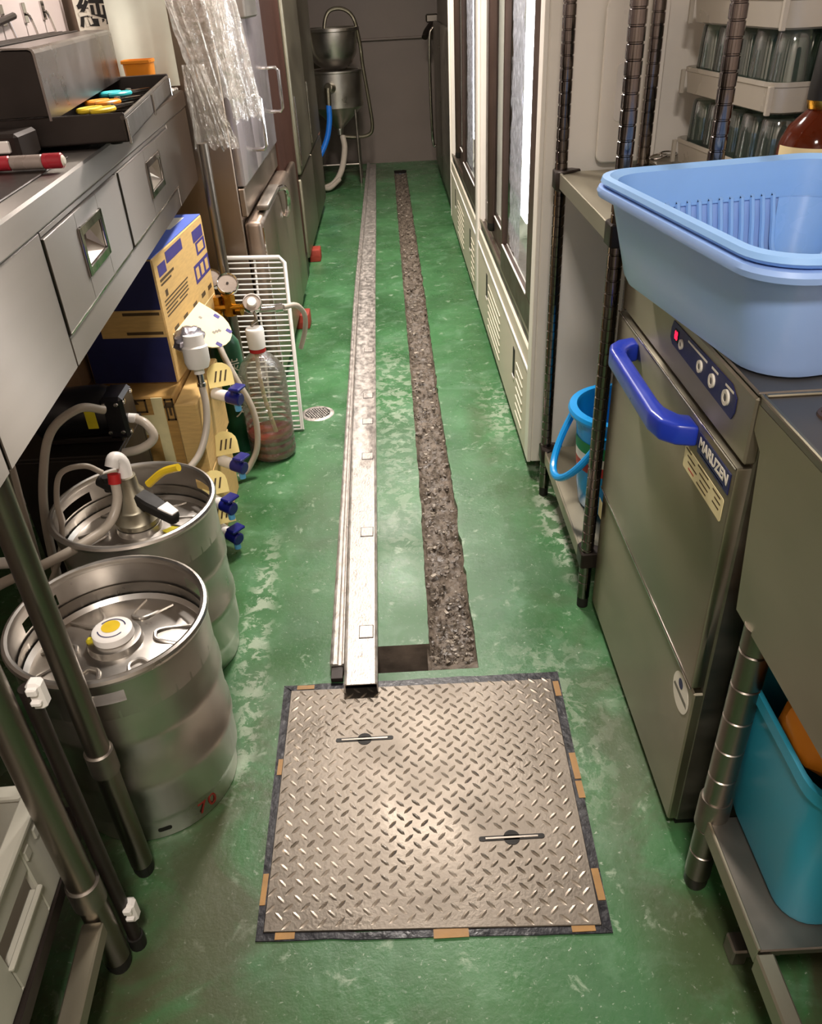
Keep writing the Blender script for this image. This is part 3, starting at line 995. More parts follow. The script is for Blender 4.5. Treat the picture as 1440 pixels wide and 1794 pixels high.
# ------------------------------------------------------------------ glass-door showcases
def slab(x0, x1, y0, y1, z0, z1, nm, mm, parent, bev=.002):
    bb = B(); bb.box(x0, x1, y0, y1, z0, z1, bev)
    return obj(nm, bb, mm, parent)
FILM = pm('crinkled_film', 'E6E2F2', .25, .1, .25, 60, 1.0, 55, (1, 2, .5), .1)
def showcase(y0, y1, label, lamp):
    X = .385
    L = y1 - y0
    t = thing('showcase_fridge', label, 'fridge', (.7, (y0 + y1) / 2, 0), 'white glass-door showcases')
    slab(X + .012, 1.05, y0, y0 + .045, .055, 2.0, 'side_panel', WHITE, t, .004)
    slab(X + .012, 1.05, y1 - .045, y1, .055, 2.0, 'side_panel', WHITE, t, .004)
    slab(1.0, 1.05, y0 + .045, y1 - .045, .055, 2.0, 'back_panel', WHITE, t)
    slab(X + .05, 1.0, y0 + .045, y1 - .045, .34, .44, 'inner_floor', WHITEP, t)
    slab(X + .012, 1.0, y0 + .045, y1 - .045, 1.9, 2.0, 'top_box', WHITE, t)
    slab(X, X + .0118, y0, y0 + .062, .055, 2.0, 'corner_trim', WHITE, t, .002)
    slab(X, X + .0118, y1 - .02, y1, .055, 2.0, 'corner_trim', WHITE, t, .002)
    slab(X + .03, 1.0, y0 + .06, y1 - .06, .02, .06, 'underside', BLACK, t)
    for yy in (y0 + .1, y1 - .1):
        b = B(); b.lathe([(0, 0), (.02, 0), (.02, .015), (.012, .02), (.012, .06), (0, .06)], (X + .1, yy, 0), 14); obj('foot', b, DARK, t)
    # base front: removable cover with slot and louvres
    bs = slab(X + .003, X + .03, y0 + .063, y1 - .021, .045, .345, 'base_cover', CREAM, t, .003)
    b = B(); b.box(X + .0005, X + .006, y0 + .063, y1 - .021, .337, .346, .001); obj('cover_lip', b, WHITEP, bs)
    for yy in (y0 + .36, y1 - .4):
        b = B(); b.box(X + .001, X + .0045, yy - .018, yy + .018, .20, .30, .0005); obj('finger_slot', b, BLACK, bs)
        b = B(); b.box(X - .001, X + .0045, yy - .02, yy + .02, .192, .201, .001); obj('slot_lip', b, WHITEP, bs)
    for k in range(7):
        for (ya, yb) in ((y0 + .16, y0 + .30), (y0 + .75, y0 + 1.15)):
            b = B(); b.box(X + .0005, X + .004, ya, yb, .09 + k * .03, .094 + k * .03); obj('louvre', b, CREAM, bs)
    # sill
    slab(X + .006, X + .05, y0 + .062, y1 - .021, .348, .400, 'sill', CREAM, t)
    slab(X + .014, X + .05, y0 + .062, y1 - .021, .400, .435, 'sill_groove', DARK, t)
    slab(X + .010, X + .018, y0 + .062, y1 - .021, .432, .445, 'track', STEELW, t, .001)
    slab(X + .030, X + .036, y0 + .062, y1 - .021, .432, .447, 'track', STEELW, t, .001)
    slab(X + .018, X + .06, y0 + .062, y1 - .021, .425, .436, 'track_bed', BROWN, t, .001)
    # near sliding leaf (front track) and far leaf (rear track)
    def leaf(a, c, xf, nm, wide):
        bb = B()
        bb.box(xf, xf + .02, a, c, .447, .535, .002)
        bb.box(xf, xf + .02, a, a + wide[0], .535, 1.9, .002)
        bb.box(xf, xf + .02, c - wide[1], c, .535, 1.9, .002)
        d = obj('sliding_door', bb, BROWN, t)
        slab(xf - .0015, xf + .004, a + wide[0], c - wide[1], .5335, .5385, 'bottom_bead', WHITEP, d, .001)
        b = B(); b.quad((xf + .01, a + wide[0], .535), (xf + .01, c - wide[1], .535), (xf + .01, c - wide[1], 1.9), (xf + .01, a + wide[0], 1.9)); obj('pane', b, GLASS, d)
        return d
    mid = y0 + .44 * L
    leaf(y0 + .063, mid + .115, X + .010, 'near', (.15, .035))
    d2 = leaf(mid + .06, y1 - .022, X + .034, 'far', (.07, .10))
    b = B(); b.lathe([(.016, .50), (.019, .505), (.019, 1.8), (0, 1.8)], (X + .026, y1 - .11 - .16 * L, 0), 16)
    b.box(X + .02, X + .035, y1 - .11 - .16 * L - .018, y1 - .11 - .16 * L + .03, .56, 1.8, .002)
    hh = obj('handle_tube', b, BROWN, d2)
    b = B(); b.lathe([(0, .475), (.014, .475), (.0195, .485), (.0195, .508), (0, .508)], (X + .026, y1 - .11 - .16 * L, 0), 16); obj('tube_end', b, BLACK, d2)
    # inner lamp tube and film curtain over the goods
    b = B(); b.box(X + .034, X + .044, y0 + .40, y0 + .515, .70, 1.88, .004, 1); obj('lamp_tube', b, GLOWW, t)
    for (ya, yb, xf) in ((y0 + .52, mid + .078, X + .034), (mid + .15, y1 - .24 - .16 * L, X + .060)):
        t_ = bmesh.new()
        rows = []
        for i in range(30):
            u = i / 29
            yy = ya + (yb - ya) * u
            row = []
            for j in range(90):
                z = .54 + (1.88 - .54) * j / 89
                row.append(t_.verts.new((xf + .004 * noise.noise((yy * 40, z * 12, 2 + y0)) + .003 * noise.noise((yy * 110, z * 40, 5)), yy, z)))
            rows.append(row)
        for A, C in zip(rows[:-1], rows[1:]):
            for j in range(89):
                t_.faces.new((A[j], A[j + 1], C[j + 1], C[j]))
        obj('film_curtain', t_, FILM, t)
    for z in (.75, 1.05, 1.35, 1.65):
        slab(X + .2, .98, y0 + .06, y1 - .06, z, z + .012, 'inner_shelf', WHITEP, t)
    return t
showcase(2.215, 3.82, 'white showcase fridge with brown sliding glass doors next to the rack', True)
showcase(3.835, 5.56, 'white showcase fridge with brown sliding glass doors, farther along the aisle', True)

# white plastic panel with a finger recess leaning against the showcase's side
t = thing('plastic_cover', 'white plastic cover with a finger recess leaning on the showcase side', 'cover', (.60, 2.19, .95))
b = B(); b.prism(rrect(.15, .36, .02, 4, .60, 1.13), .014, frame((0, 2.196, 0), (1, 0, 0), (0, 0, 1)), .003); p_ = obj('cover_panel', b, WHITE, t)
b = B(); b.prism(rrect(.03, .13, .013, 5, .575, 1.11), .003, frame((0, 2.1815, 0), (1, 0, 0), (0, 0, 1)), .001); obj('finger_recess', b, WHITEP, p_)

# ------------------------------------------------------------------ far stainless fridge on the right
t = thing('upright_fridge', 'stainless upright fridge with rounded door edge at the far right end', 'fridge', (.75, 6.5, 0))
slab(.43, 1.1, 5.66, 7.4, .08, 1.9, 'cabinet', STEELD, t, .004)
b = B(); b.box(.392, .43, 5.68, 6.5, .1, 1.12, .018, 3); d_ = obj('door', b, STEELD, t)
b = B(); b.box(.392, .43, 6.52, 7.38, .1, 1.12, .018, 3); d_ = obj('door', b, STEELD, t)
for z in (.25, .62, .98):
    b = B(); b.lathe([(0, .004), (.008, .003), (.010, 0)], (.392, 6.6, z), 12, (-1, 0, 0)); obj('rivet', b, CHROME, d_)
b = B(); b.sweep([(.39, 7.3, .22), (.365, 7.3, .26), (.355, 7.3, .6), (.36, 7.3, 1.0), (.39, 7.3, 1.08)], .012, 10); obj('door_handle', b, CHROME, d_)
slab(.41, 1.05, 5.7, 7.38, .02, .08, 'plinth', DARK, t)
t = thing('wall_tap', 'dark angled tap fixture high by the far wall', 'tap', (.42, 7.7, 1.05))
b = B(); b.sweep([(.55, 7.86, 1.10), (.45, 7.7, 1.12), (.36, 7.6, 1.05), (.33, 7.55, 1.0)], .025, 10); obj('spout', b, DARK, t)
b = B(); b.box(.35, .45, 7.62, 7.72, 1.1, 1.16, .01); obj('lever', b, STEELD, t)
b = B(); b.cyl((.55, 7.84, 1.10), (.55, 7.95, 1.10), .03); obj('flange', b, STEELD, t)

# ================================================================== LEFT SIDE
def lbox(n0, n1, s0, s1, z0, z1, nm, mm, parent, bev=.002, M4=ML):
    bb = B(); bb.box(n0, n1, s0, s1, z0, z1, bev); bb.xf(M4)
    return obj(nm, bb, mm, parent)
def legpipe(x, y, z1, parent, r=.0195, sleeve=None):
    bb = B(); bb.cyl((x, y, .03), (x, y, z1), r, 20); lg = obj('leg', bb, PIPE, parent)
    bb = B(); bb.lathe([(0, 0), (r * .8, 0), (r * .95, .012), (r * .95, .035), (0, .035)], (x, y, 0), 18); obj('foot', bb, BLACK, lg)
    if sleeve:
        bb = B(); bb.lathe([(r, sleeve), (r + .004, sleeve + .002), (r + .004, sleeve + .05), (r + .001, sleeve + .053), (r, sleeve + .053)], (x, y, 0), 20); obj('sleeve', bb, STEELD, lg)
    return lg

t = thing('drawer_counter', 'stainless counter with two drawers and recessed pulls above the kegs', 'counter', LP(-.2, .95, 0))
lbox(-.324, .004, .02, 1.925, 1.07, 1.116, 'worktop', STEELH, t, .004)
lbox(-.03, 0, .02, .358, .852, 1.068, 'apron_panel', STEELH, t, .0015)
lbox(-.03, 0, .879, .893, .906, 1.058, 'apron_panel', STEELH, t, .001)
lbox(-.03, 0, 1.545, 1.925, .852, 1.068, 'apron_panel', STEELH, t, .0015)
lbox(-.03, 0, .362, 1.541, .852, .902, 'apron_panel', STEELH, t, .0015)
lbox(-.03, 0, .362, 1.541, 1.060, 1.068, 'apron_panel', STEELH, t, .001)
lbox(-.39, -.03, .03, .05, .86, 1.068, 'end_panel', STEELD, t)
lbox(-.39, -.03, 1.90, 1.92, .86, 1.068, 'end_panel', STEELD, t)
lbox(-.39, -.06, .05, 1.90, .855, .865, 'underside', STEELD, t)
for (s0, s1, p0, p1) in ((.363, .875, .537, .690), (.897, 1.540, 1.172, 1.345)):
    z0, z1 = .906, 1.057
    q0, q1 = .952, 1.028
    bb = B()
    bb.box(-.018, .003, s0, p0, z0, z1, .001); bb.box(-.018, .003, p1, s1, z0, z1, .001)
    bb.box(-.018, .003, p0, p1, z0, q0, .001); bb.box(-.018, .003, p0, p1, q1, z1, .001)
    bb.box(-.030, -.026, s0, s1, z0, z1)
    bb.xf(ML); dr = obj('drawer', bb, STEELH, t, False)
    lbox(.000, .0042, s0, s1, z0 - .001, z0 + .003, 'bottom_lip', CHROME, dr, .0008)
    bb = B()
    e = .012
    bb.box(.002, .007, p0 - .004, p0 + e, q0 - .004, q1 + .004, .0015); bb.box(.002, .007, p1 - e, p1 + .004, q0 - .004, q1 + .004, .0015)
    bb.box(.002, .007, p0, p1, q0 - .004, q0 + e, .0015); bb.box(.002, .007, p0, p1, q1 - e, q1 + .004, .0015)
    bb.xf(ML); obj('pull_frame', bb, CHROME, dr)
    t_ = bmesh.new()
    A = [t_.verts.new(v) for v in ((.002, p0 + e, q0 + e), (.002, p1 - e, q0 + e), (.002, p1 - e, q1 - e), (.002, p0 + e, q1 - e))]
    C = [t_.verts.new(v) for v in ((-.023, p0 + .035, q0 + .034), (-.023, p1 - .03, q0 + .034), (-.024, p1 - .022, q1 - .014), (-.024, p0 + .022, q1 - .014))]
    for i in range(4):
        t_.faces.new((A[i], A[(i + 1) % 4], C[(i + 1) % 4], C[i]))
    t_.faces.new(C)
    t_.transform(ML); obj('pull_pocket', t_, STEEL, dr, False)
legpipe(-.530, .883, .86, t, sleeve=.285)
p = LP(-.36, .06, 0); legpipe(p.x, p.y, .86, t)
p = LP(-.36, 1.88, 0); legpipe(p.x, p.y, .86, t)
lbox(-.335, -.325, .02, 2.03, 1.05, 1.75, 'splashback', pm('splash_panel', 'A89C98', .4, 0, .05, 4), t)

# near counter, its leg and lower shelf
t = thing('near_counter', 'stainless counter at the near left corner with low shelf rail', 'counter', LP(-.2, -.5, 0))
lbox(-.45, .004, -1.3, .012, 1.07, 1.116, 'worktop', STEELH, t, .004)
lbox(-.03, 0, -1.3, .012, .852, 1.068, 'apron_panel', STEELH, t, .0015)
legpipe(-.529, .712, .86, t, r=.0215, sleeve=.19)
p = LP(-.4, -.16, 0); legpipe(p.x, p.y, .86, t)
lbox(-.045, -.012, -1.2, -.19, .135, .168, 'shelf_rail', STEELW, t, .003)
lbox(-.55, -.06, -1.2, -.03, .215, .245, 'shelf_board', DARK, t)

b = B(); b.cyl((-.507, .745, .03), (-.507, .745, .62), .011, 12)
t = thing('standing_conduit', 'thin grey conduit standing behind the near counter leg with white clips', 'conduit', (-.507, .745, 0))
obj('tube', b, DARK, t)
for z in (.08, .585):
    b = B(); b.box(-.506, -.486, .736, .758, z, z + .045, .005); b.box(-.503, -.489, .731, .74, z + .03, z + .042, .002); b.box(-.503, -.489, .731, .74, z + .012, z + .02, .002); obj('clip', b, WHITEP, t)
b = B(); b.cyl((-.507, .745, 0), (-.507, .745, .03), .014, 12); obj('foot', b, BLACK, t)

# grey storage crate on the near shelf
t = thing('storage_crate', 'pale grey plastic crate with hand slot on the near shelf', 'crate', (-.75, .45, .246))
MC = Matrix.Translation((-.562, .755, .246)) @ Matrix.Rotation(math.radians(2), 4, 'Z')
CR = pm('crate_grey', 'A9A79A', .5, 0, .06, 8)
def cbox(x0, x1, y0, y1, z0, z1, nm, mm=CR, bev=.003, par=None):
    bb = B(); bb.box(x0, x1, y0, y1, z0, z1, bev); bb.xf(MC); return obj(nm, bb, mm, par or t)
bb = B()
bb.box(-.012, 0, -.6, -.20, .0, .155, .003); bb.box(-.012, 0, -.09, 0, .0, .155, .003); bb.box(-.012, 0, -.2, -.09, .0, .06, .002); bb.box(-.012, 0, -.2, -.09, .105, .155, .002)
bb.xf(MC); obj('side_wall', bb, CR, t)
cbox(-.33, -.318, -.6, 0, 0, .155, 'side_wall'); cbox(-.318, -.012, -.012, 0, 0, .155, 'end_wall'); cbox(-.318, -.012, -.6, -.588, 0, .155, 'end_wall'); cbox(-.33, 0, -.6, 0, 0, .008, 'base')
cbox(-.018, .008, -.608, .008, .155, .166, 'rim'); cbox(-.34, -.312, -.608, .008, .155, .166, 'rim'); cbox(-.312, -.018, -.016, .008, .155, .166, 'rim'); cbox(-.312, -.018, -.608, -.584, .155, .166, 'rim')
cbox(-.002, .006, -.205, -.085, .056, .063, 'slot_lip', CR, .002)
cbox(-.05, -.04, -.21, -.08, .05, .12, 'slot_backing', DARK)
for k in (0, 1):
    cbox(-.001, .003, -.085 + .035 * k, -.07 + .035 * k, .115, .135, 'emboss_tick', CR, .001)

# ------------------------------------------------------------------ counter top things
MTB = Matrix.Translation((-.51, 1.719, 1.1175)) @ Matrix.Rotation(math.radians(7.55), 4, 'Z')
t = thing('counter_bin', 'dark counter box with stainless front shield above a compartment tray', 'tray box', MTB @ Vector((-.2, .45, 0)))
L_ = .925
def tbox(x0, x1, y0, y1, z0, z1, nm, mm, par, bev=.002):
    bb = B(); bb.box(x0, x1, y0, y1, z0, z1, bev); bb.xf(MTB); return obj(nm, bb, mm, par)
tbox(-.29, 0, 0, L_, .004, .010, 'tray_floor', DARK, t)
TRF = pm('tray_dark_steel', '58524C', .4, .9, .1, 8)
f_ = tbox(-.008, 0, 0, L_, .004, .046, 'tray_front', TRF, t)
tbox(-.29, -.0, 0, .008, .004, .056, 'tray_end', DARK, t)
tbox(-.29, -.0, L_ - .008, L_, .004, .056, 'tray_end', DARK, t)
bb = B(); bb.sweep([(-.004, .0, .047), (-.004, L_, .047)], .0045, 8, False); bb.xf(MTB); obj('rolled_edge', bb, TRF, f_)
for yy in (.004, .46, L_ - .004):
    bb = B(); bb.box(0, .004, yy - .006, yy + .006, .0, .045, .001); bb.xf(MTB); obj('corner_strip', bb, CHROME, f_)
for yy in (.03, .48, L_ - .03):
    bb = B(); bb.lathe([(0, -.001), (.012, -.001), (.014, .006), (0, .006)], (-.03, yy, 0), 12); bb.xf(MTB); obj('foot', bb, BLACK, t)
for k in range(7):
    tbox(-.13, -.012, .12 + k * .11, .123 + k * .11, .010, .028, 'divider', DARK, t, .001)
bb = B()
bb.prism([(-.29, .058), (-.138, .058), (-.138, .160), (-.141, .165), (-.147, .167), (-.29, .171)], L_, frame((0, L_, 0), (1, 0, 0), (0, 0, 1)), .001)
bb.xf(MTB); obj('hood', bb, DARK, t)
bb = B()
bb.prism([(-.1375, .050), (-.133, .050), (-.133, .162), (-.1355, .168), (-.142, .1715), (-.20, .1735), (-.20, .1705), (-.144, .1685), (-.139, .166), (-.1375, .160)], L_ + .006, frame((0, L_ + .003, 0), (1, 0, 0), (0, 0, 1)))
bb.xf(MTB); obj('front_shield', bb, pm('shield_steel', '8C8682', .3, 1, .08, 5), t, False, 'bright stainless front shield')
for k in range(4):
    tbox(-.285 + k * .02, -.278 + k * .02, .01, L_ - .01, .171, .175, 'top_ridge', DARK, t, .001)

def scissors(x, y, ang, mm, label):
    m4 = MTB @ Matrix.Translation((x, y, .030)) @ Matrix.Rotation(ang, 4, 'Z')
    t2 = thing('kitchen_scissors', label, 'scissors', m4 @ Vector((0, 0, 0)), 'scissors in the compartment tray')
    for sgn in (-1, 1):
        bb = B()
        pts = [(.03 * math.cos(a_) , .019 * sgn + .016 * math.sin(a_), .010) for a_ in [2 * PI * k / 16 for k in range(17)]]
        bb.sweep(pts, .0055, 8, False, cap=False); bb.xf(m4); obj('finger_ring', bb, mm, t2)
        bb = B(); bb.prism([(.03, .002 * sgn), (.12, .001 * sgn), (.118, .008 * sgn), (.03, .014 * sgn)], .003, m4 @ Matrix.Translation((0, 0, .007 + .002 * sgn))); obj('blade', bb, CHROME, t2)
    bb = B(); bb.lathe([(0, .018), (.007, .017), (.007, .004)], (.045, 0, 0), 12); bb.xf(m4); obj('pivot', bb, STEELD, t2)
scissors(-.095, .25, .95, YELLOW, 'yellow-handled scissors at the near end of the compartment tray')
scissors(-.105, .40, .85, ORANGE, 'orange-handled scissors in the middle of the compartment tray')
scissors(-.105, .60, .85, TEALC, 'teal-handled scissors in the compartment tray')

# dark mat and small switch box by the wall, marker pen
lbox(-.315, -.035, .10, .72, 1.1165, 1.1195, 'counter_mat', DARK, None)
o = bpy.data.objects['counter_mat']; recenter(o); tag(o, 'dark rubber mat on the near end of the drawer counter', 'mat')
t = thing('marker_pen', 'red capped marker pen lying on the dark counter mat', 'pen', (-.61, 1.462, 1.1195))
PENR, PENB = pm('pen_red', '9A2630', .3), pm('pen_barrel', '8C8078', .3)
def seg(x0, x1, r, mm, nm):
    bb = B(); bb.cyl((x0, 1.462, 1.133), (x1, 1.462, 1.133), r, 18, bev=.002); obj(nm, bb, mm, t)
seg(-.585, -.552, .0125, PENR, 'cap'); seg(-.640, -.585, .0115, PENB, 'barrel'); seg(-.72, -.640, .0118, PENR, 'tail')
bb = B(); bb.lathe([(0, .004), (.006, .003), (.009, 0)], (-.552, 1.462, 1.133), 14, (1, 0, 0)); obj('clear_tip', bb, PAPER, t)
t = thing('switch_box', 'small dark box with a white switch behind the marker pen', 'switch box', (-.70, 1.60, 1.1195))
bb = B(); bb.box(-.78, -.66, 1.56, 1.66, 1.1195, 1.165, .006); obj('case', bb, DARK, t)
bb = B(); bb.box(-.70, -.675, 1.552, 1.562, 1.135, 1.155, .002); obj('switch', bb, WHITEP, t)
# orange container and white cloth on the far end of the counter
t = thing('orange_container', 'small orange plastic container at the far end of the counter', 'container', (-.742, 2.76, 1.116))
m4 = Matrix.Translation((-.742, 2.76, 1.1165))
obj('tub', loft([(.075, .05, .01, 0), (.085, .06, .012, .08), (.09, .066, .012, .082), (.09, .066, .012, .09), (.083, .058, .01, .09), (.07, .045, .008, .004)], 4, True, True, m4), ORANGE, t)
bb = B(); bb.box(-.785, -.70, 2.7245, 2.728, 1.197, 1.2055, .001); obj('lip_strip', bb, ORANGE, t)
bm = bmesh.new()
bmesh.ops.create_grid(bm, x_segments=24, y_segments=16, size=1)
for v in bm.verts:
    v.co = Vector((v.co.x * .04 - .672, v.co.y * .035 + 2.70, 1.119 + .008 * (1 + noise.noise((v.co.x * 3, v.co.y * 3, 1)))))
bmesh.ops.solidify(bm, geom=bm.faces[:], thickness=.002)
single('white_cloth', bm, WHITEP, 'small folded white cloth beside the orange container', 'cloth')

# calligraphy sign, vinyl sheet, hooks
t = thing('calligraphy_sign', 'white paper sign with one black brush character behind the counter', 'sign', (-.875, 2.86, 1.27))
m4 = frame((-.872, 2.858, 1.33), (math.cos(.12), math.sin(.12), 0), (-.03, 0, 1))
bb = B(); bb.prism([(-.052, -.07), (.052, -.07), (.052, .09), (-.052, .09)], .002, m4); sg = obj('paper', bb, PAPER, t)
text('brush_character', '純', .09, m4 @ Matrix.Translation((0, -.005, .0024)) @ Matrix.Rotation(-.06, 4, 'Z'), BLACK, sg, .0003, .0022)
def sheetmesh(x0, x1, y, z0, z1, amp, k, nx=40, nz=50, lean=0.):
    t_ = bmesh.new()
    rows = []
    for i in range(nx + 1):
        x = x0 + (x1 - x0) * i / nx
        rows.append([t_.verts.new((x, y + amp * noise.noise((x * k, (z0 + (z1 - z0) * j / nz) * k * .25, 3)) + lean * j / nz, z0 + (z1 - z0) * j / nz)) for j in range(nz + 1)])
    for A, C in zip(rows[:-1], rows[1:]):
        for j in range(nz):
            t_.faces.new((A[j], A[j + 1], C[j + 1], C[j]))
    bmesh.ops.solidify(t_, geom=t_.faces[:], thickness=.002)
    return t_
single('vinyl_sheet', sheetmesh(-.83, -.648, 2.845, 1.125, 1.9, .012, 14), SHEET, 'pale vinyl sheet hanging behind the far end of the counter', 'sheet')
for k, (s_, z) in enumerate(((1.45, 1.285), (1.63, 1.287), (1.80, 1.29))):
    p = LP(-.323, s_, z)
    bb = B(); bb.sweep([p + Vector((0, 0, .05)), p + Vector((.012, 0, .045)), p + Vector((.022, 0, .0)), p + Vector((.03, 0, -.03))], .0035, 8)
    bb.box(p.x - .002, p.x + .004, p.y - .012, p.y + .012, p.z + .03, p.z + .075, .001)
    single('wall_hook', bb, CHROME, ('nearest steel hook on the splashback', 'middle steel hook on the splashback', 'farthest steel hook on the splashback, next to the sign')[k], 'hook', 'hooks on the splashback')
bb = B(); bb.sweep([LP(-.312, 1.0, 1.29), LP(-.31, 1.5, 1.335)], .008, 8, False)
single('dark_rod', bb, DARK, 'dark rod fixed slantwise on the splashback above the hooks', 'rod')

# clear plastic bags hanging at the counter's end
def bag(top, bot, wtop, wmid, wbot, seed, yaw):
    """soft bag hanging from top to bot: long folds running down, bunched at the neck"""
    t_ = bmesh.new()
    rings = []
    NA, NZ = 64, 40
    top, bot = Vector(top), Vector(bot)
    for j in range(NZ + 1):
        u = j / NZ
        c = top + (bot - top) * u
        ww = (wtop + (wmid - wtop) * u * 2) if u < .5 else (wmid + (wbot - wmid) * (u - .5) * 2)
        ring = []
        for i in range(NA):
            a_ = 2 * PI * i / NA
            ca, sa = math.cos(a_), math.sin(a_)
            k = 1 + .5 * noise.noise((ca * 2.2, sa * 2.2, u * .8 + seed)) + .3 * noise.noise((ca * 6, sa * 6, u * 1.2 + seed)) + .10 * noise.noise((ca * 12, sa * 12, u * 9 + seed))
            x, y = ca * ww * k, sa * ww * .4 * k
            ring.append(t_.verts.new((c.x + x * math.cos(yaw) - y * math.sin(yaw), c.y + x * math.sin(yaw) + y * math.cos(yaw), c.z + .035 * noise.noise((ca * 2, sa * 2, seed)) * u)))
        rings.append(ring)
    for A, C in zip(rings[:-1], rings[1:]):
        for i in range(NA):
            t_.faces.new((A[i], A[(i + 1) % NA], C[(i + 1) % NA], C[i]))
    return t_
single('clear_bag', bag((-.575, 2.70, 1.6), (-.50, 2.72, 1.09), .075, .07, .05, 1.7, .2), BAG, 'largest clear plastic bag bunched up at the counter end', 'plastic bag', 'clear bags at the counter end')
single('clear_bag', bag((-.49, 2.79, 1.6), (-.44, 2.80, 1.03), .03, .045, .05, 4.2, .5), BAG, 'clear plastic bag spreading in front of the fridge doors', 'plastic bag', 'clear bags at the counter end')
single('clear_bag', bag((-.565, 2.68, 1.19), (-.535, 2.68, .965), .03, .045, .06, 7.9, -.2), BAG, 'lowest clear plastic bag hanging below the counter top', 'plastic bag', 'clear bags at the counter end')

# ------------------------------------------------------------------ kegs
def keg(cx_, cy_, label):
    H, R = .44, .177
    t = thing('beer_keg', label, 'keg', (cx_, cy_, 0), 'beer kegs under the counter')
    b = B()
    b.lathe([(0, .03), (.14, .03), (.150, .004), (.155, 0), (.160, .004), (.162, .045), (.166, .06), (.1715, .075), (.1715, .145), (.1755, .155), (.1755, .175), (.1715, .185), (.1715, .265), (.1755, .275), (.1755, .295), (.1715, .305), (.1715, .365), (.168, .378)], (cx_, cy_, 0), 64)
    obj('body', b, KEG, t)
    # chime ring with hand holes: built as strips with gaps
    t_ = bmesh.new()
    N_ = 96
    lev = [.348, .374, .384, .396, .408, .418, .430]
    holes = (math.radians(38), math.radians(158), math.radians(278))
    def hole(a_, z):
        for h_ in holes:
            d = (a_ - h_ + PI) % (2 * PI) - PI
            if abs(d) < .27 and .383 < z < .409:
                return True
        return False
    ro = [[t_.verts.new((cx_ + .1715 * math.cos(2 * PI * i / N_), cy_ + .1715 * math.sin(2 * PI * i / N_), z)) for i in range(N_)] for z in lev]
    for j in range(len(lev) - 1):
        for i in range(N_):
            am = 2 * PI * (i + .5) / N_
            if not hole(am, (lev[j] + lev[j + 1]) / 2):
                t_.faces.new((ro[j][i], ro[j][(i + 1) % N_], ro[j + 1][(i + 1) % N_], ro[j + 1][i]))
    bmesh.ops.solidify(t_, geom=t_.faces[:], thickness=.004)
    obj('chime', t_, KEG, t)
    b = B(); b.lathe([(.165, .428), (.164, .434), (.1665, .4395), (.1715, .4415), (.1765, .4395), (.179, .434), (.1775, .428)], (cx_, cy_, 0), 64); obj('rim', b, KEG, t)
    b = B(); b.lathe([(.1685, .350), (.160, .342), (.148, .347), (.10, .363), (.05, .371), (.048, .385), (.040, .387), (0, .387)], (cx_, cy_, 0), 64); dome = obj('dome', b, KEG, t)
    for k in range(6):
        a_ = math.radians(60 * k + 12)
        def P(r, d, z): return Vector((cx_ + r * math.cos(a_) - d * math.sin(a_), cy_ + r * math.sin(a_) + d * math.cos(a_), z))
        b = B(); b.sweep([P(.14, -.03, .3515), P(.08, -.016, .3685), P(.07, 0, .3705), P(.08, .016, .3685), P(.14, .03, .3515)], .0035, 6, sub=5); obj('pressed_rib', b, KEG, dome)
    return t
k1 = keg(-.553, 1.103, 'near steel beer keg with white capped valve and red digits')
k2 = keg(-.605, 1.482, 'far steel beer keg with dispensing coupler and hoses')
# white valve cap with a yellow picture
b = B(); b.lathe([(0, .405), (.031, .405), (.036, .402), (.037, .389), (.034, .387)], (-.553, 1.103, 0), 32); cp = obj('valve_cap', b, WHITEP, k1)
b = B(); b.lathe([(0, .4058), (.017, .4056)], (-.556, 1.108, 0), 18); obj('cap_picture', b, YELLOW, cp)
for (a0, a1) in ((200, 330), (20, 150)):
    t_ = bmesh.new(); pr_ = []
    for k in range(15):
        a_ = math.radians(a0 + (a1 - a0) * k / 14)
        pr_.append((t_.verts.new((-.553 + .0235 * math.cos(a_), 1.103 + .0235 * math.sin(a_), .4059)), t_.verts.new((-.553 + .0255 * math.cos(a_), 1.103 + .0255 * math.sin(a_), .4059))))
    for A, C in zip(pr_[:-1], pr_[1:]):
        t_.faces.new((A[0], A[1], C[1], C[0]))
    obj('cap_ring_print', t_, NAVY, cp)
b = B(); b.box(-.60, -.585, 1.085, 1.10, .373, .393, .004); obj('pull_tag', b, YLAB, k1)
a_ = math.radians(-40)
n_ = Vector((math.cos(a_), math.sin(a_), 0))
for dd, ch in ((-.075, '7'), (.075, '0')):
    a2 = a_ + dd
    n2 = Vector((math.cos(a2), math.sin(a2), 0))
    text('stencil_digit', ch, .042, frame(Vector((-.553, 1.103, .032)) + n2 * .1625, (-math.sin(a2), math.cos(a2), 0), (0, 0, 1)), pm('stencil_red', '7E2018', .6), k1, .0006)
b = B(); b.prism(rrect(.026, .011, .005, 4), .001, frame(Vector((-.553, 1.103, .028)) + Vector((math.cos(-1.25), math.sin(-1.25), 0)) * .1605, (-math.sin(-1.25), math.cos(-1.25), 0), (0, 0, 1))); obj('drain_slot', b, BLACK, k1)
b = B(); b.prism([(-.02, -.013), (.02, -.013), (.02, .013), (-.02, .013)], .0008, Matrix.Translation((-.528, 1.468, .3695)) @ Matrix.Rotation(.9, 4, 'Z') @ Matrix.Rotation(.12, 4, 'Y')); obj('yellow_sticker', b, YLAB, k2)

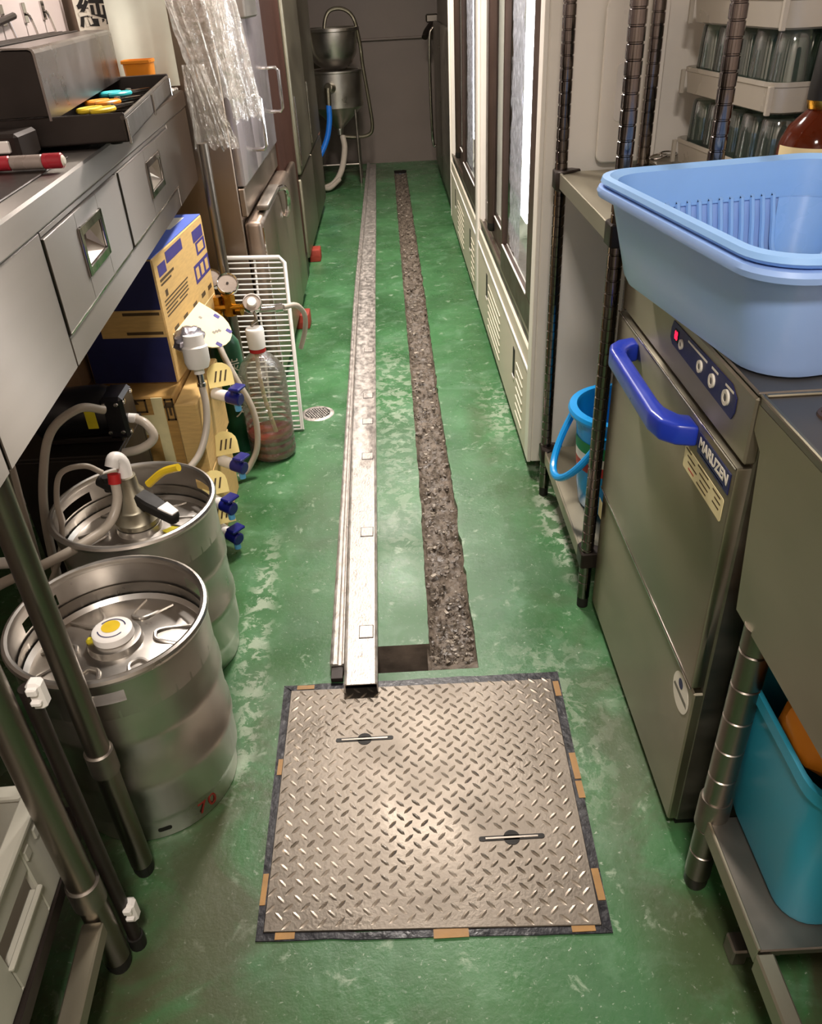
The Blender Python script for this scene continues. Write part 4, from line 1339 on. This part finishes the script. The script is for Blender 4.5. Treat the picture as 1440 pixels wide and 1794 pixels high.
# coupler clamped on the far keg
K = Vector((-.605, 1.482, -.025))
t = thing('keg_coupler', 'beer dispensing coupler with black lever clamped on the far keg', 'coupler', K + Vector((0, 0, .412)))
b = B(); b.lathe([(0, .4125), (.047, .4125), (.049, .425), (.043, .432), (.040, .452), (.036, .456), (.030, .49), (.022, .50), (.020, .53), (0, .53)], K, 32); obj('collar', b, STEELW, t)
b = B(); b.prism([(0, -.018), (.035, -.020), (.105, -.013), (.112, 0), (.105, .013), (.035, .020), (0, .018)], .028, Matrix.Translation(K + Vector((.015, -.005, .468))) @ Matrix.Rotation(-.55, 4, 'Z') @ Matrix.Rotation(.28, 4, 'Y'), .005); lv = obj('lever', b, BLACK, t)
b = B(); b.prism([(.075, -.015), (.112, -.010), (.112, .010), (.075, .015)], .004, Matrix.Translation(K + Vector((.015, -.005, .496))) @ Matrix.Rotation(-.55, 4, 'Z') @ Matrix.Rotation(.28, 4, 'Y'), .001); obj('lever_tip', b, WHITEP, lv)
b = B(); b.cyl(K + Vector((-.015, 0, .49)), K + Vector((-.07, .03, .505)), .014, 14); b.cyl(K + Vector((-.05, .02, .485)), K + Vector((-.05, .02, .52)), .012); obj('gas_inlet', b, BLACK, t)
b = B(); b.sweep([K + Vector((0, 0, .52)), K + Vector((-.002, .005, .56)), K + Vector((-.012, -.004, .575)), K + Vector((-.018, -.014, .56))], .015, 12); obj('elbow', b, WHITEP, t)
b = B(); b.cyl(K + Vector((-.017, -.016, .545)), K + Vector((-.018, -.022, .525)), .0135, 14); obj('red_band', b, RED, t)
b = B(); b.sweep([K + Vector((.02, .06, .47)), K + Vector((.06, .06, .50)), K + Vector((.1, .05, .515))], .009, 10); obj('yellow_strap', b, YELLOW, t)

def hose(pts, r, label, mm=None, grp='beer and gas hoses around the kegs'):
    bb = B(); bb.sweep(pts, r, 12)
    return single('hose', bb, mm or HOSE, label, 'hose', grp)
hose([K + Vector((-.017, -.02, .535)), K + Vector((-.018, -.035, .49)), K + Vector((-.035, -.07, .455)), K + Vector((-.07, -.13, .45)), K + Vector((-.12, -.19, .45)), K + Vector((-.20, -.24, .44)), (-.90, 1.2, .38)], .0105, 'milky beer hose running from the coupler over the near keg')
hose([(-.66, 1.50, .505), (-.69, 1.49, .53), (-.735, 1.47, .525), (-.752, 1.45, .47), (-.745, 1.42, .42), (-.752, 1.38, .37), (-.79, 1.35, .30)], .006, 'thin gas hose looping off the coupler inlet')
hose([(-.70, 1.70, .56), (-.74, 1.66, .585), (-.80, 1.62, .55), (-.83, 1.58, .46), (-.84, 1.54, .36), (-.84, 1.5, .2), (-.85, 1.48, .012)], .010, 'milky hose arching down from the black compressor')
hose([(-.80, 1.30, .62), (-.80, 1.40, .62), (-.825, 1.46, .56), (-.85, 1.49, .44), (-.86, 1.48, .25), (-.88, 1.46, .012)], .007, 'thin milky hose hanging behind the counter leg')
hose([(-.668, 1.775, .50), (-.635, 1.76, .49), (-.62, 1.75, .455), (-.66, 1.74, .43), (-.74, 1.735, .42), (-.80, 1.72, .41)], .011, 'short hose curling out of the compressor side', HOSE)

# ------------------------------------------------------------------ under the counter: boxes
def carton(M4, w_, d_, h_, name, label, mm, grp=None, seam=True):
    t = thing(name, label, 'box', M4 @ Vector((w_ / 2, d_ / 2, 0)), grp)
    bb = B(); bb.box(0, w_, 0, d_, 0, h_, .004); bb.xf(M4); body = obj('carton_body', bb, mm, t)
    return t, body
# tall bag-in-box carton: local x = depth towards aisle (0..w), y along aisle
MA = Matrix.Translation((-.625, 2.066, .459)) @ Matrix.Rotation(math.radians(-4.15), 4, 'Z') @ Matrix.Translation((-.24, 0, 0))
tA, bA = carton(MA, .24, .484, .341, 'bag_in_box_carton', 'tan drink carton with blue top and purple print under the counter', CARD)
def abox(x0, x1, y0, y1, z0, z1, nm, mm, par=bA, bev=0.):
    bb = B(); bb.box(x0, x1, y0, y1, z0, z1, bev); bb.xf(MA); return obj(nm, bb, mm, par)
BLUEC = pm('carton_blue', '5468B8', .6, 0, .06, 12)
abox(.002, .238, .002, .482, .3408, .3425, 'blue_top', BLUEC)
abox(.12, .20, .30, .44, .3423, .343, 'top_print', PAPER)
abox(.004, .236, -.0012, .0002, .004, .337, 'navy_end', NAVY)
abox(.06, .2385, -.0022, -.001, .135, .21, 'tan_band', CARD)
for (x0, x1, z) in ((.13, .23, .20), (.13, .23, .147)):
    abox(x0, x1, -.003, -.002, z - .004, z + .004, 'print_bar', INKB)
for (y0, y1, z0, z1, mm) in ((.03, .095, .285, .315, INK), (.105, .255, .30, .33, INK), (.36, .465, .285, .318, INK), (.375, .47, .245, .282, INK), (.32, .478, .175, .228, INK), (.03, .15, .272, .279, INKB), (.03, .12, .262, .267, INKB), (.05, .07, .228, .245, INKB), (.03, .25, .218, .222, INKB), (.03, .24, .208, .212, INKB), (.03, .24, .198, .202, INKB), (.03, .13, .188, .192, INKB), (.15, .24, .188, .192, INKB), (.03, .22, .178, .182, INKB), (.06, .10, .125, .138, INKB), (.15, .19, .125, .138, INKB), (.25, .29, .125, .138, INKB), (.345, .385, .125, .138, INKB), (.42, .46, .125, .138, INKB)):
    abox(.2398, .2405, y0, y1, z0, z1, 'print_bar', mm)
for k in range(3):
    abox(.2404, .2409, .335 + .05 * k, .365 + .05 * k, .185, .218, 'print_mark', CARD)
abox(.2404, .2409, .39, .45, .252, .275, 'print_mark', CARD)
abox(.2398, .2406, .01, .474, .098, .101, 'fold_line', CARDP)
# dispenser flap folded out with bag neck, spout and hose
t_ = bmesh.new()
outl = [(0, 0), (.27, 0)] + [(.15 + .12 * math.cos(a_), .06 + .075 * math.sin(a_)) for a_ in [PI * k / 10 for k in range(11)]]
mF = MA @ Matrix.Translation((.241, .035, .128)) @ frame((0, 0, 0), (0, 1, 0), (math.cos(.62), 0, -math.sin(.62)))
bb = B(); bb.prism(outl, .003, mF); fl = obj('folded_flap', bb, CARDP, tA)
for (u, v) in ((.045, .06), (.245, .065), (.09, .115), (.20, .118)):
    bb = B(); bb.prism(rrect(.022, .018, .003, 2, u, v), .0006, mF @ Matrix.Translation((0, 0, -.0007))); obj('purple_mark', bb, INK, fl)
for (u, v) in ((.08, .03), (.18, .03), (.14, .085), (.155, .09), (.17, .095)):
    bb = B(); bb.prism(rrect(.014, .010, .003, 2, u, v), .0006, mF @ Matrix.Translation((0, 0, -.0007))); obj('grey_mark', bb, STEELD, fl)
p = Vector((-.57, 2.06, .585))
bm = bmesh.new()
bmesh.ops.create_uvsphere(bm, u_segments=24, v_segments=14, radius=1)
for v in bm.verts:
    k = 1 + .25 * noise.noise(v.co * 2.2)
    v.co = p + Vector((v.co.x * .04 * k, v.co.y * .05 * k, v.co.z * .035 * k))
obj('foil_bag', bm, pm('foil_bag', '8E8A90', .3, .6, .25, 25, .6, 30), tA)
q = Vector((-.548, 2.02, .566))
dn = Vector((.01, -.12, -.9)).normalized()
bb = B(); bb.lathe([(0, -.045), (.026, -.045), (.029, -.018), (.034, -.014), (.034, .026), (.028, .043), (.014, .046), (.014, .06), (0, .06)], q, 28, dn); obj('spout_collar', bb, WHITEP, tA)
bb = B(); bb.lathe([(0, .06), (.010, .06), (.010, .085), (.012, .086), (.012, .095), (0, .095)], q, 18, dn); obj('chrome_fitting', bb, CHROME, tA)
e_ = q + dn * .095
hose([e_, e_ + Vector((.006, -.02, -.05)), e_ + Vector((.0, -.05, -.11)), e_ + Vector((-.02, -.09, -.16)), e_ + Vector((-.05, -.14, -.185))], .0095, 'pale hose dropping from the carton spout towards the far keg', HOSE, 'drink hoses under the counter')

# brown fragile-marked carton carrying it
MBx = Matrix.Translation((-.96, 1.985, 0))
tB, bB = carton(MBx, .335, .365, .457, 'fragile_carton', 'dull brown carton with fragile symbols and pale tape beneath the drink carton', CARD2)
def bbox(x0, x1, z0, z1, nm, mm, y0=-.0012, y1=.0002):
    bb = B(); bb.box(x0, x1, y0, y1, z0, z1); bb.xf(MBx); return obj(nm, bb, mm, bB)
bbox(.275, .305, .19, .455, 'tape_strip', LABEL, -.0024); bbox(.20, .275, .345, .405, 'tape_strip', LABEL, -.0024)
def sym(x0, x1, z0, z1):
    bbox(x0, x1, z0, z0 + .005, 'symbol_line', INKB); bbox(x0, x1, z1 - .005, z1, 'symbol_line', INKB); bbox(x0, x0 + .005, z0, z1, 'symbol_line', INKB); bbox(x1 - .005, x1, z0, z1, 'symbol_line', INKB)
    xm, zm = (x0 + x1) / 2, (z0 + z1) / 2
    bbox(xm - .003, xm + .003, z0 + .015, zm + .01, 'symbol_stem', INKB)
    bb = B(); bb.prism([(xm - .018, zm + .006), (xm + .018, zm + .006), (xm + .008, zm + .022), (xm - .008, zm + .022)], .001, MBx @ frame((0, -.0002, 0), (1, 0, 0), (0, 0, 1))); obj('symbol_shape', bb, INKB, bB)
sym(.185, .26, .412, .452); sym(.308, .333, .385, .45); sym(.19, .255, .20, .26); sym(.262, .272, .2, .26)
# leaning dark carton further in
MCx = Matrix.Translation((-1.14, 2.03, .462)) @ Matrix.Rotation(math.radians(0), 4, 'Y')
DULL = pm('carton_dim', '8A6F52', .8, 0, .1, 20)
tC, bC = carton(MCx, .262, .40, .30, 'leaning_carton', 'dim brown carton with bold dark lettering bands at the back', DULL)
for (x0, x1, z0, z1) in ((.02, .18, .05, .085), (.02, .15, .12, .15), (.02, .14, .18, .19), (.02, .14, .21, .22)):
    bb = B(); bb.box(x0, x1, -.0012, .0002, z0, z1); bb.xf(MCx); obj('lettering_band', bb, DARK, bC)
bb = B(); bb.prism([(.19, .03), (.215, .03), (.165, .28), (.14, .28)], .001, MCx @ frame((0, .0002, 0), (1, 0, 0), (0, 0, 1))); obj('diagonal_band', bb, DARK, bC)

# slim cartons with taps and yellow flaps at the stack's aisle side
TABM = pm('tag_yellow', 'F2DE92', .65, 0, .08, 20)
CYAN = pm('tap_cyan', '5FA8D8', .3, 0, .05, 20)
NAVYP = pm('tap_navy', '141A6E', .35, 0, .08, 20, coat=.2)
slim = []
for k, (z0, lab) in enumerate(((.0, 'lower slim tan carton with blue taps beside the far keg'), (.222, 'upper slim tan carton with blue tap beside the far keg'))):
    M4 = Matrix.Translation((-.621, 1.93 + .03 * k, z0))
    tt, bd_ = carton(M4, .062, .32, .22, 'slim_carton', lab, CARD, 'slim drink cartons')
    slim.append((tt, bd_))
def tap(parent, p, yaw, flapyaw, s_=1.):
    M4 = Matrix.Translation(p) @ Matrix.Rotation(yaw, 4, 'Z')
    ol = [(-.036, 0)] + [(.036 * math.cos(a_), .035 + .034 * math.sin(a_)) for a_ in [PI * (1 - j / 8) for j in range(9)]] + [(.036, 0)]
    FM = Matrix.Translation(p) @ frame((-.012, .012, .022), (.92, .30, .0), (-.15, .45, .88))
    bb = B(); bb.prism(ol, .002, FM); f2 = obj('yellow_flap', bb, TABM, parent)
    for j in range(3):
        bb = B(); bb.prism([(-.02 + .014 * j, .015), (-.015 + .014 * j, .015), (-.005 + .014 * j, .045), (-.010 + .014 * j, .045)], .0006, FM @ Matrix.Translation((0, 0, .0021))); obj('flap_print', bb, INKB, f2)
    bb = B(); bb.cyl(M4 @ Vector((-.045, 0, 0)), M4 @ Vector((.0, 0, -.005)), .017, 14); obj('tap_neck', bb, WHITEP, parent)
    bb = B(); bb.cyl(M4 @ Vector((0, 0, -.005)), M4 @ Vector((.045, 0, -.010)), .019, 14, bev=.003); bb.cyl(M4 @ Vector((.025, 0, -.02)), M4 @ Vector((.028, 0, .025)), .012, 12, bev=.002); tp = obj('tap_body', bb, NAVYP, parent)
    bb = B(); bb.box(.02, .055, -.022, .022, .022, .032, .003); bb.xf(M4); obj('tap_wing', bb, NAVYP, tp)
    bb = B(); bb.cyl(M4 @ Vector((.030, 0, -.045)), M4 @ Vector((.029, 0, -.018)), .010, 12); obj('tap_outlet', bb, CYAN, tp)
tap(slim[1][0], (-.508, 2.11, .395), -.4, 0)
tap(slim[1][0], (-.516, 2.05, .205), -.5, 0)
tap(slim[0][0], (-.535, 1.92, .150), -.6, 0)
tap(slim[0][0], (-.530, 1.91, .055), -.7, 0)

# black compressor on a dark crate
t = thing('dark_crate', 'dark crate under the counter carrying the black compressor', 'crate', (-.83, 1.81, 0))
for (x0, x1, y0, y1) in ((-.96, -.70, 1.70, 1.712), (-.96, -.70, 1.918, 1.93), (-.96, -.948, 1.712, 1.918), (-.712, -.70, 1.712, 1.918)):
    bb = B(); bb.box(x0, x1, y0, y1, 0, .43, .002); obj('crate_wall', bb, DARK, t)
bb = B(); bb.box(-.96, -.70, 1.70, 1.93, .43, .44, .002); obj('crate_top', bb, DARK, t)
t = thing('air_compressor', 'black compressor with yellow warning label under the counter', 'compressor', (-.80, 1.80, .44))
BLK = pm('compressor_black', '17151A', .35, .2, .2, 15, coat=.2)
bb = B(); bb.lathe([(0, -.10), (.055, -.10), (.062, -.09), (.062, .06), (.055, .075), (.03, .08), (0, .08)], (-.80, 1.80, .513), 28, (1, .1, 0)); obj('motor_drum', bb, BLK, t)
bb = B(); bb.box(-.73, -.675, 1.75, 1.84, .455, .565, .008); hd = obj('pump_head', bb, BLK, t)
bb = B(); bb.box(-.88, -.70, 1.765, 1.835, .44, .456, .003); obj('mount_plate', bb, DARK, t)
bb = B(); bb.box(-.765, -.74, 1.7355, 1.7375, .495, .555, .0005); obj('warning_plate', bb, YLAB, t)
for (y, z) in ((1.765, .47), (1.825, .47), (1.765, .55), (1.825, .55)):
    bb = B(); bb.lathe([(0, .004), (.006, .003), (.007, 0)], (-.675, y, z), 10, (1, 0, 0)); obj('bolt', bb, CHROME, hd)
for (x, z) in ((-.72, .548), (-.69, .548), (-.72, .475), (-.69, .475)):
    bb = B(); bb.lathe([(0, .004), (.005, .003), (.006, 0)], (x, 1.75, z), 10, (0, -1, 0)); obj('bolt', bb, CHROME, hd)
bb = B(); bb.cyl((-.676, 1.775, .50), (-.655, 1.77, .50), .012, 12); obj('outlet', bb, WHITEP, hd)

# ------------------------------------------------------------------ gas cylinder with regulator
GX, GY = -.585, 2.53
t = thing('gas_cylinder', 'slim green gas cylinder with white lettering behind the plastic bottle', 'gas cylinder', (GX, GY, 0))
bb = B(); bb.lathe([(0, 0), (.046, 0), (.05, .006), (.05, .36), (.046, .395), (.03, .42), (.016, .43), (.016, .455), (0, .455)], (GX, GY, 0), 32); obj('tank', bb, GREEN, t)
a_ = math.radians(-62)
n2 = Vector((math.cos(a_), math.sin(a_), 0))
for k, ch in enumerate('炭酸ガス'):
    text('tank_lettering', ch, .050, frame(Vector((GX, GY, .325 - .055 * k)) + n2 * .0506, (-math.sin(a_), math.cos(a_), 0), (0, 0, 1)), PAPER, t, .0006)
t2 = thing('gas_regulator', 'brass gas regulator with round chrome gauges above the green cylinder', 'regulator', (GX, GY, .45))
def RP(px, py, z): return Vector((px, py, z))
bb = B(); bb.cyl((GX, GY, .455), (GX, GY, .53), .012, 12); bb.cyl((GX - .02, GY - .01, .515), (-.47, 2.50, .522), .009, 12); bb.cyl((-.545, 2.52, .49), (-.545, 2.52, .56), .021, 6); bb.cyl((-.522, 2.515, .505), (-.505, 2.51, .505), .017, 6); bb.cyl((GX, GY, .50), (GX, GY, .55), .017, 6); obj('brass_body', bb, BRASS, t2)
def gauge(c, d, r):
    bb = B(); bb.lathe([(0, -.022), (r * .92, -.022), (r, -.016), (r, .004), (r * .94, .008), (r * .86, .005), (r * .86, .003)], c, 28, d); g = obj('gauge_case', bb, CHROME, t2)
    bb = B(); bb.lathe([(0, .003), (r * .87, .003)], c, 24, d); obj('gauge_face', bb, pm('gauge_face', '9A8E84', .3, 0, .1, 20), g)
    dv = Vector(d).normalized()
    bb = B(); bb.lathe([(0, .005), (.004, .005), (.004, .002)], c, 10, d); obj('needle_hub', bb, DARK, g)
gauge((-.535, 2.50, .598), (.15, -.75, .62), .034)
gauge((-.612, 2.625, .58), (.15, -.75, .62), .033)
gauge((-.466, 2.49, .535), (.1, -.75, .62), .031)
bb = B(); bb.lathe([(0, .016), (.014, .015), (.016, .0)], (-.466, 2.49, .535), 18, (.1, -.75, .62)); obj('white_knob', bb, WHITEP, t2)
bb = B(); bb.cyl((-.45, 2.50, .508), (-.40, 2.515, .505), .010, 12); bb.cyl((-.40, 2.515, .505), (-.375, 2.52, .506), .014, 10); obj('hose_fitting', bb, CHROME, t2)
bb = B(); bb.sweep([(-.462, 2.475, .51), (-.455, 2.465, .49), (-.468, 2.462, .478), (-.474, 2.466, .468)], .005, 8); obj('steel_hook', bb, STEELD, t2)
hose([(-.372, 2.52, .506), (-.335, 2.55, .50), (-.318, 2.60, .45), (-.328, 2.64, .38), (-.352, 2.66, .31)], .0085, 'milky hose bowing out past the white wire rack', HOSE, 'drink hoses under the counter')
hose([(-.575, 2.40, .44), (-.555, 2.37, .40), (-.525, 2.35, .33), (-.495, 2.345, .25), (-.485, 2.335, .18), (-.495, 2.32, .10), (-.53, 2.30, .04), (-.56, 2.28, .02)], .010, 'long milky hose curving down in front of the green cylinder', HOSE, 'drink hoses under the counter')

# big ribbed plastic bottle
PX, PY = -.468, 2.468
t = thing('plastic_bottle', 'large clear ribbed plastic bottle a third full of red-brown liquid', 'bottle', (PX, PY, 0))
prof = [(0, .002), (.06, .002), (.074, .006), (.080, .02)]
z = .02
for k in range(9):
    prof += [(.080, z + .012), (.0765, z + .017), (.0765, z + .020), (.080, z + .025)]
    z += .028
prof += [(.080, .285), (.076, .315), (.060, .345), (.035, .37), (.024, .382), (.023, .41)]
bb = B(); bb.lathe(prof, (PX, PY, 0), 40); obj('bottle_shell', bb, PET, t)
bb = B(); bb.lathe([(0, .004), (.058, .004), (.072, .008), (.0775, .022), (.0745, .04), (.0775, .05), (.0745, .067), (.0775, .078), (.076, .092), (0, .092)], (PX, PY, 0), 36); obj('liquid', bb, LIQR, t)
bb = B(); bb.lathe([(.0235, .383), (.027, .383), (.027, .394), (.0235, .394)], (PX, PY, 0), 24); obj('red_ring', bb, RED, t)
bb = B(); bb.lathe([(0, .396), (.028, .396), (.030, .455), (.027, .460), (0, .460)], (PX, PY, 0), 28); obj('cap', bb, WHITEP, t)
bb = B(); bb.sweep([(PX - .004, PY, .40), (PX - .006, PY - .005, .30), (PX + .002, PY - .01, .2), (PX + .02, PY - .012, .10), (PX + .026, PY - .01, .06)], .007, 10); obj('dip_tube', bb, pm('dip_tube', 'CDB890', .4, 0, .05, 10), t)

# white wire rack leaning on the fridge
t = thing('wire_rack', 'white coated wire shelf standing on edge against the stainless fridge', 'wire shelf', (-.49, 2.65, 0))
WB0, WB1, WT1, WT0 = Vector((-.602, 2.63, .008)), Vector((-.381, 2.63, .008)), Vector((-.398, 2.862, .572)), Vector((-.612, 2.862, .580))
def mixv(a_, c_, u): return a_ + (c_ - a_) * u
bb = B(); bb.sweep([WB0, WT0 * .97 + WB0 * .03, WT0 + (WT1 - WT0) * .06, WT1 + (WT0 - WT1) * .08, WT1 * .97 + WB1 * .03, WB1, WB0], .0075, 10, False); obj('border_wire', bb, WHITEP, t)
off = (WT0 - WB0).cross(WB1 - WB0).normalized() * .012
for k in range(33):
    u = .02 + .95 * k / 32
    bb = B(); bb.sweep([mixv(WB0, WT0, u), mixv(WB1, WT1, u)], .0032, 6, False); obj('wire', bb, WHITEP, t)
bb = B(); bb.sweep([mixv(WB0, WB1, .5) + off, mixv(WT0, WT1, .5) + off], .004, 8, False); obj('stay_wire', bb, WHITEP, t)

bb = B(); bb.cyl((-.560, 2.60, .0), (-.560, 2.60, .99), .0165, 18)
single('standing_pipe', bb, PIPE, 'upright steel pipe between the green cylinder and the wire rack', 'pipe')

# red blocks on the floor at the fridge feet
for k, (x, y, lab) in enumerate(((-.462, 3.74, 'near red-brown block on the green floor under the fridge edge'), (-.482, 4.87, 'farther small red-brown block at the fridge foot'))):
    bb = B(); bb.box(x - .035, x + .03, y - .05, y + .05, 0, .07, .006, 2); bb.box(x - .03, x + .025, y - .051, y + .051, .03, .036)
    single('red_block', bb, REDB, lab, 'block', 'red blocks at the fridge feet')

# ------------------------------------------------------------------ stainless fridge on the left
def sbox(x0, x1, y0, y1, z0, z1, nm, mm, par, bev=.003, seg=1):
    bb = B(); bb.box(x0, x1, y0, y1, z0, z1, bev, seg); return obj(nm, bb, mm, par)
PALE = pm('pale_door', 'B7AEB2', .22, .55, .06, 3)
FBR = pm('fridge_side_steel', '9A8A7C', .33, 1, .08, 5, .04, 60, (1, 1, .2))
t = thing('stainless_fridge', 'stainless upright fridge with two pale upper doors behind the bags', 'fridge', (-.85, 3.58, 0))
sbox(-1.2, -.535, 2.92, 3.89, .06, 2.0, 'cabinet', FBR, t)
sbox(-1.15, -.56, 2.96, 3.85, 0, .06, 'plinth', DARK, t)
for (y0, y1, hy, hz0, hz1) in ((2.925, 3.255, 3.175, .88, 1.056), (3.26, 3.885, 3.82, .93, 1.095)):
    d_ = sbox(-.535, -.503, y0, y1, .80, 1.98, 'upper_door', PALE, t, .006, 2)
    bb = B(); bb.sweep([(-.503, hy, hz1), (-.462, hy, hz1), (-.452, hy, hz1 - .012), (-.452, hy, hz0 + .012), (-.462, hy, hz0), (-.503, hy, hz0)], .0075, 10, False); obj('door_handle', bb, CHROME, d_)
sbox(-.535, -.512, 2.925, 3.885, .70, .795, 'ledge', FBR, t, .004)
lo = sbox(-.535, -.468, 2.925, 3.885, .07, .685, 'lower_door', FBR, t, .02, 3)
sbox(-.504, -.474, 3.905, 4.25, .07, .66, 'lower_door', FBR, t, .012, 3)
sbox(-.471, -.4655, 2.935, 2.945, .10, .66, 'edge_bead', CHROME, lo, .001)
sbox(-.50, -.455, 3.05, 3.42, .692, .712, 'latch_plate', STEELD, lo, .006, 2)
bb = B(); bb.sweep([(-.46, 3.38, .70), (-.445, 3.46, .69), (-.44, 3.52, .65), (-.447, 3.54, .59), (-.462, 3.53, .56)], .011, 10); obj('latch_lever', bb, CHROME, lo)
sbox(-.52, -.468, 3.22, 3.52, 1.285, 1.6, 'upper_control_box', STEELD, t, .006)

PILM = pm('pillar_brown', '3A241C', .75, 0, .15, 6, stretch=(1, 1, .3))
PILM.node_tree.nodes['Principled BSDF'].inputs['Specular IOR Level'].default_value = .1
t = thing('brown_pillar', 'dark brown panelled pillar between the two left fridges', 'pillar', (-.8, 4.44, 0))
sbox(-1.15, -.508, 3.9, 4.62, 0, 2.2, 'panel', PILM, t, .004)
sbox(-.508, -.503, 4.28, 4.60, 0, .12, 'skirting', DARK, t)

t = thing('tall_fridge', 'tall stainless fridge beyond the brown pillar', 'fridge', (-.85, 5.4, 0))
sbox(-1.2, -.53, 4.64, 6.25, .06, 2.0, 'cabinet', FBR, t)
sbox(-1.15, -.55, 4.7, 6.2, 0, .06, 'plinth', DARK, t)
for (y0, y1) in ((4.65, 5.43), (5.44, 6.24)):
    d_ = sbox(-.53, -.490, y0, y1, .52, 1.98, 'upper_door', STEELW, t, .014, 3)
    sbox(-.53, -.495, y0, y1, .07, .50, 'lower_door', STEELW, t, .012, 3)
    sbox(-.492, -.484, y0 + .03, y0 + .05, .56, .9, 'edge_grip', CHROME, d_, .002)
sbox(-.56, -.50, 6.252, 6.27, 1.05, 1.12, 'side_tag', PAPER, t)

# ------------------------------------------------------------------ cone-bottom tank in the far corner
TX, TY = -.405, 7.2
t = thing('cone_tank', 'stainless cone-bottomed tank with an upper bowl and pipe frame at the far wall', 'tank', (TX, TY, 0))
bb = B(); bb.lathe([(0, .36), (.025, .36), (.03, .41), (.19, .555), (.212, .575), (.212, .815), (.222, .82), (.222, .832), (.19, .83), (.18, .80), (0, .79)], (TX, TY, 0), 40); obj('tank_body', bb, KEG, t)
bb = B(); bb.lathe([(0, .835), (.09, .84), (.15, .88), (.185, .95), (.198, 1.04), (.20, 1.09), (.215, 1.095), (.215, 1.115), (.20, 1.118), (.19, 1.10), (.185, 1.04), (.12, .93), (0, .92)], (TX, TY, 0), 40); obj('bowl', bb, KEG, t)
bb = B(); bb.sweep([(TX - .05, TY - .05, 1.0), (TX - .045, TY - .06, 1.14), (TX + .0, TY - .06, 1.225), (TX + .10, TY - .05, 1.235), (TX + .18, TY - .04, 1.17), (TX + .215, TY - .03, 1.0), (TX + .225, TY - .02, .85), (TX + .255, TY - .02, .60), (TX + .27, TY - .02, .42), (TX + .24, TY - .02, .355), (TX + .14, TY - .02, .34), (TX + .02, TY, .345)], .014, 10); obj('pipe_frame', bb, STEELW, t)
bb = B(); bb.sweep([(TX - .30, TY - .1, 1.35), (TX - .22, TY - .1, 1.12), (TX - .17, TY - .1, .86), (TX - .16, TY - .1, .82)], .014, 10); obj('drop_pipe', bb, STEELW, t)
bb = B(); bb.cyl((TX - .02, TY - .20, .72), (TX - .05, TY - .27, .73), .035, 18, bev=.006); bb.cyl((TX - .05, TY - .265, .73), (TX - .055, TY - .265, .60), .022, 14); obj('side_outlet', bb, STEELW, t)
for (dx, dy) in ((-.18, -.12), (.15, -.12), (-.18, .12), (.15, .12)):
    bb = B(); bb.cyl((TX + dx, TY + dy, 0), (TX + dx * .95, TY + dy * .95, .6), .011, 10); obj('leg', bb, STEELD, t)
bb = B(); bb.cyl((TX - .18, TY - .12, .15), (TX + .15, TY - .12, .15), .008, 8); obj('cross_bar', bb, STEELD, t)
hose([(TX - .055, TY - .265, .61), (TX - .06, TY - .28, .50), (TX - .09, TY - .30, .38), (TX - .15, TY - .33, .27), (TX - .22, TY - .36, .20)], .022, 'bright blue hose dropping from the cone-bottomed tank', HOSEB, 'tank hoses')
hose([(TX + .02, TY - .02, .35), (TX + .03, TY - .08, .26), (TX, TY - .2, .13), (TX - .06, TY - .3, .05), (TX - .14, TY - .38, .026), (TX - .2, TY - .45, .05)], .024, 'thick grey hose looping from the tank bottom to the floor', HOSE, 'tank hoses')
hose([(TX - .16, TY - .2, .42), (TX - .19, TY - .25, .33), (TX - .2, TY - .3, .25), (TX - .21, TY - .32, .2)], .012, 'thin reddish hose behind the blue tank hose', pm('pink_hose', 'B08070', .4), 'tank hoses')
hose([(TX - .2, TY - .45, .12), (TX - .16, TY - .47, .06), (TX - .10, TY - .42, .03), (TX - .02, TY - .3, .07)], .018, 'pale hose lying in a loop under the tank', HOSE, 'tank hoses')

# small extras
bb = B(); bb.cyl((-1.02, 1.30, .418), (-.775, 1.30, .424), .012, 14, bev=.002)
bb.cyl((-1.02, 1.30, 0), (-1.02, 1.30, .43), .014, 14)
single('white_pipe', bb, WHITEP, 'short white pipe end poking out behind the near counter legs', 'pipe')
for k, (x, y, lab) in enumerate(((.705, 2.165, 'left one of two small wire rings beside the lowest glass tray'), (.672, 2.14, 'thin wire ring lying on the back bench edge near the rack post'))):
    bb = B(); bb.sweep([(x + .022 * math.cos(2 * PI * i / 24), y + .014 * math.sin(2 * PI * i / 24), .9625 + .004 * (1 + math.sin(2 * PI * i / 24 + k))) for i in range(25)], .002, 6, False, cap=False)
    single('wire_ring', bb, CHROME, lab if k else 'thin wire ring lying by the showcase side near the lowest tray', 'ring', 'wire rings on the back bench')
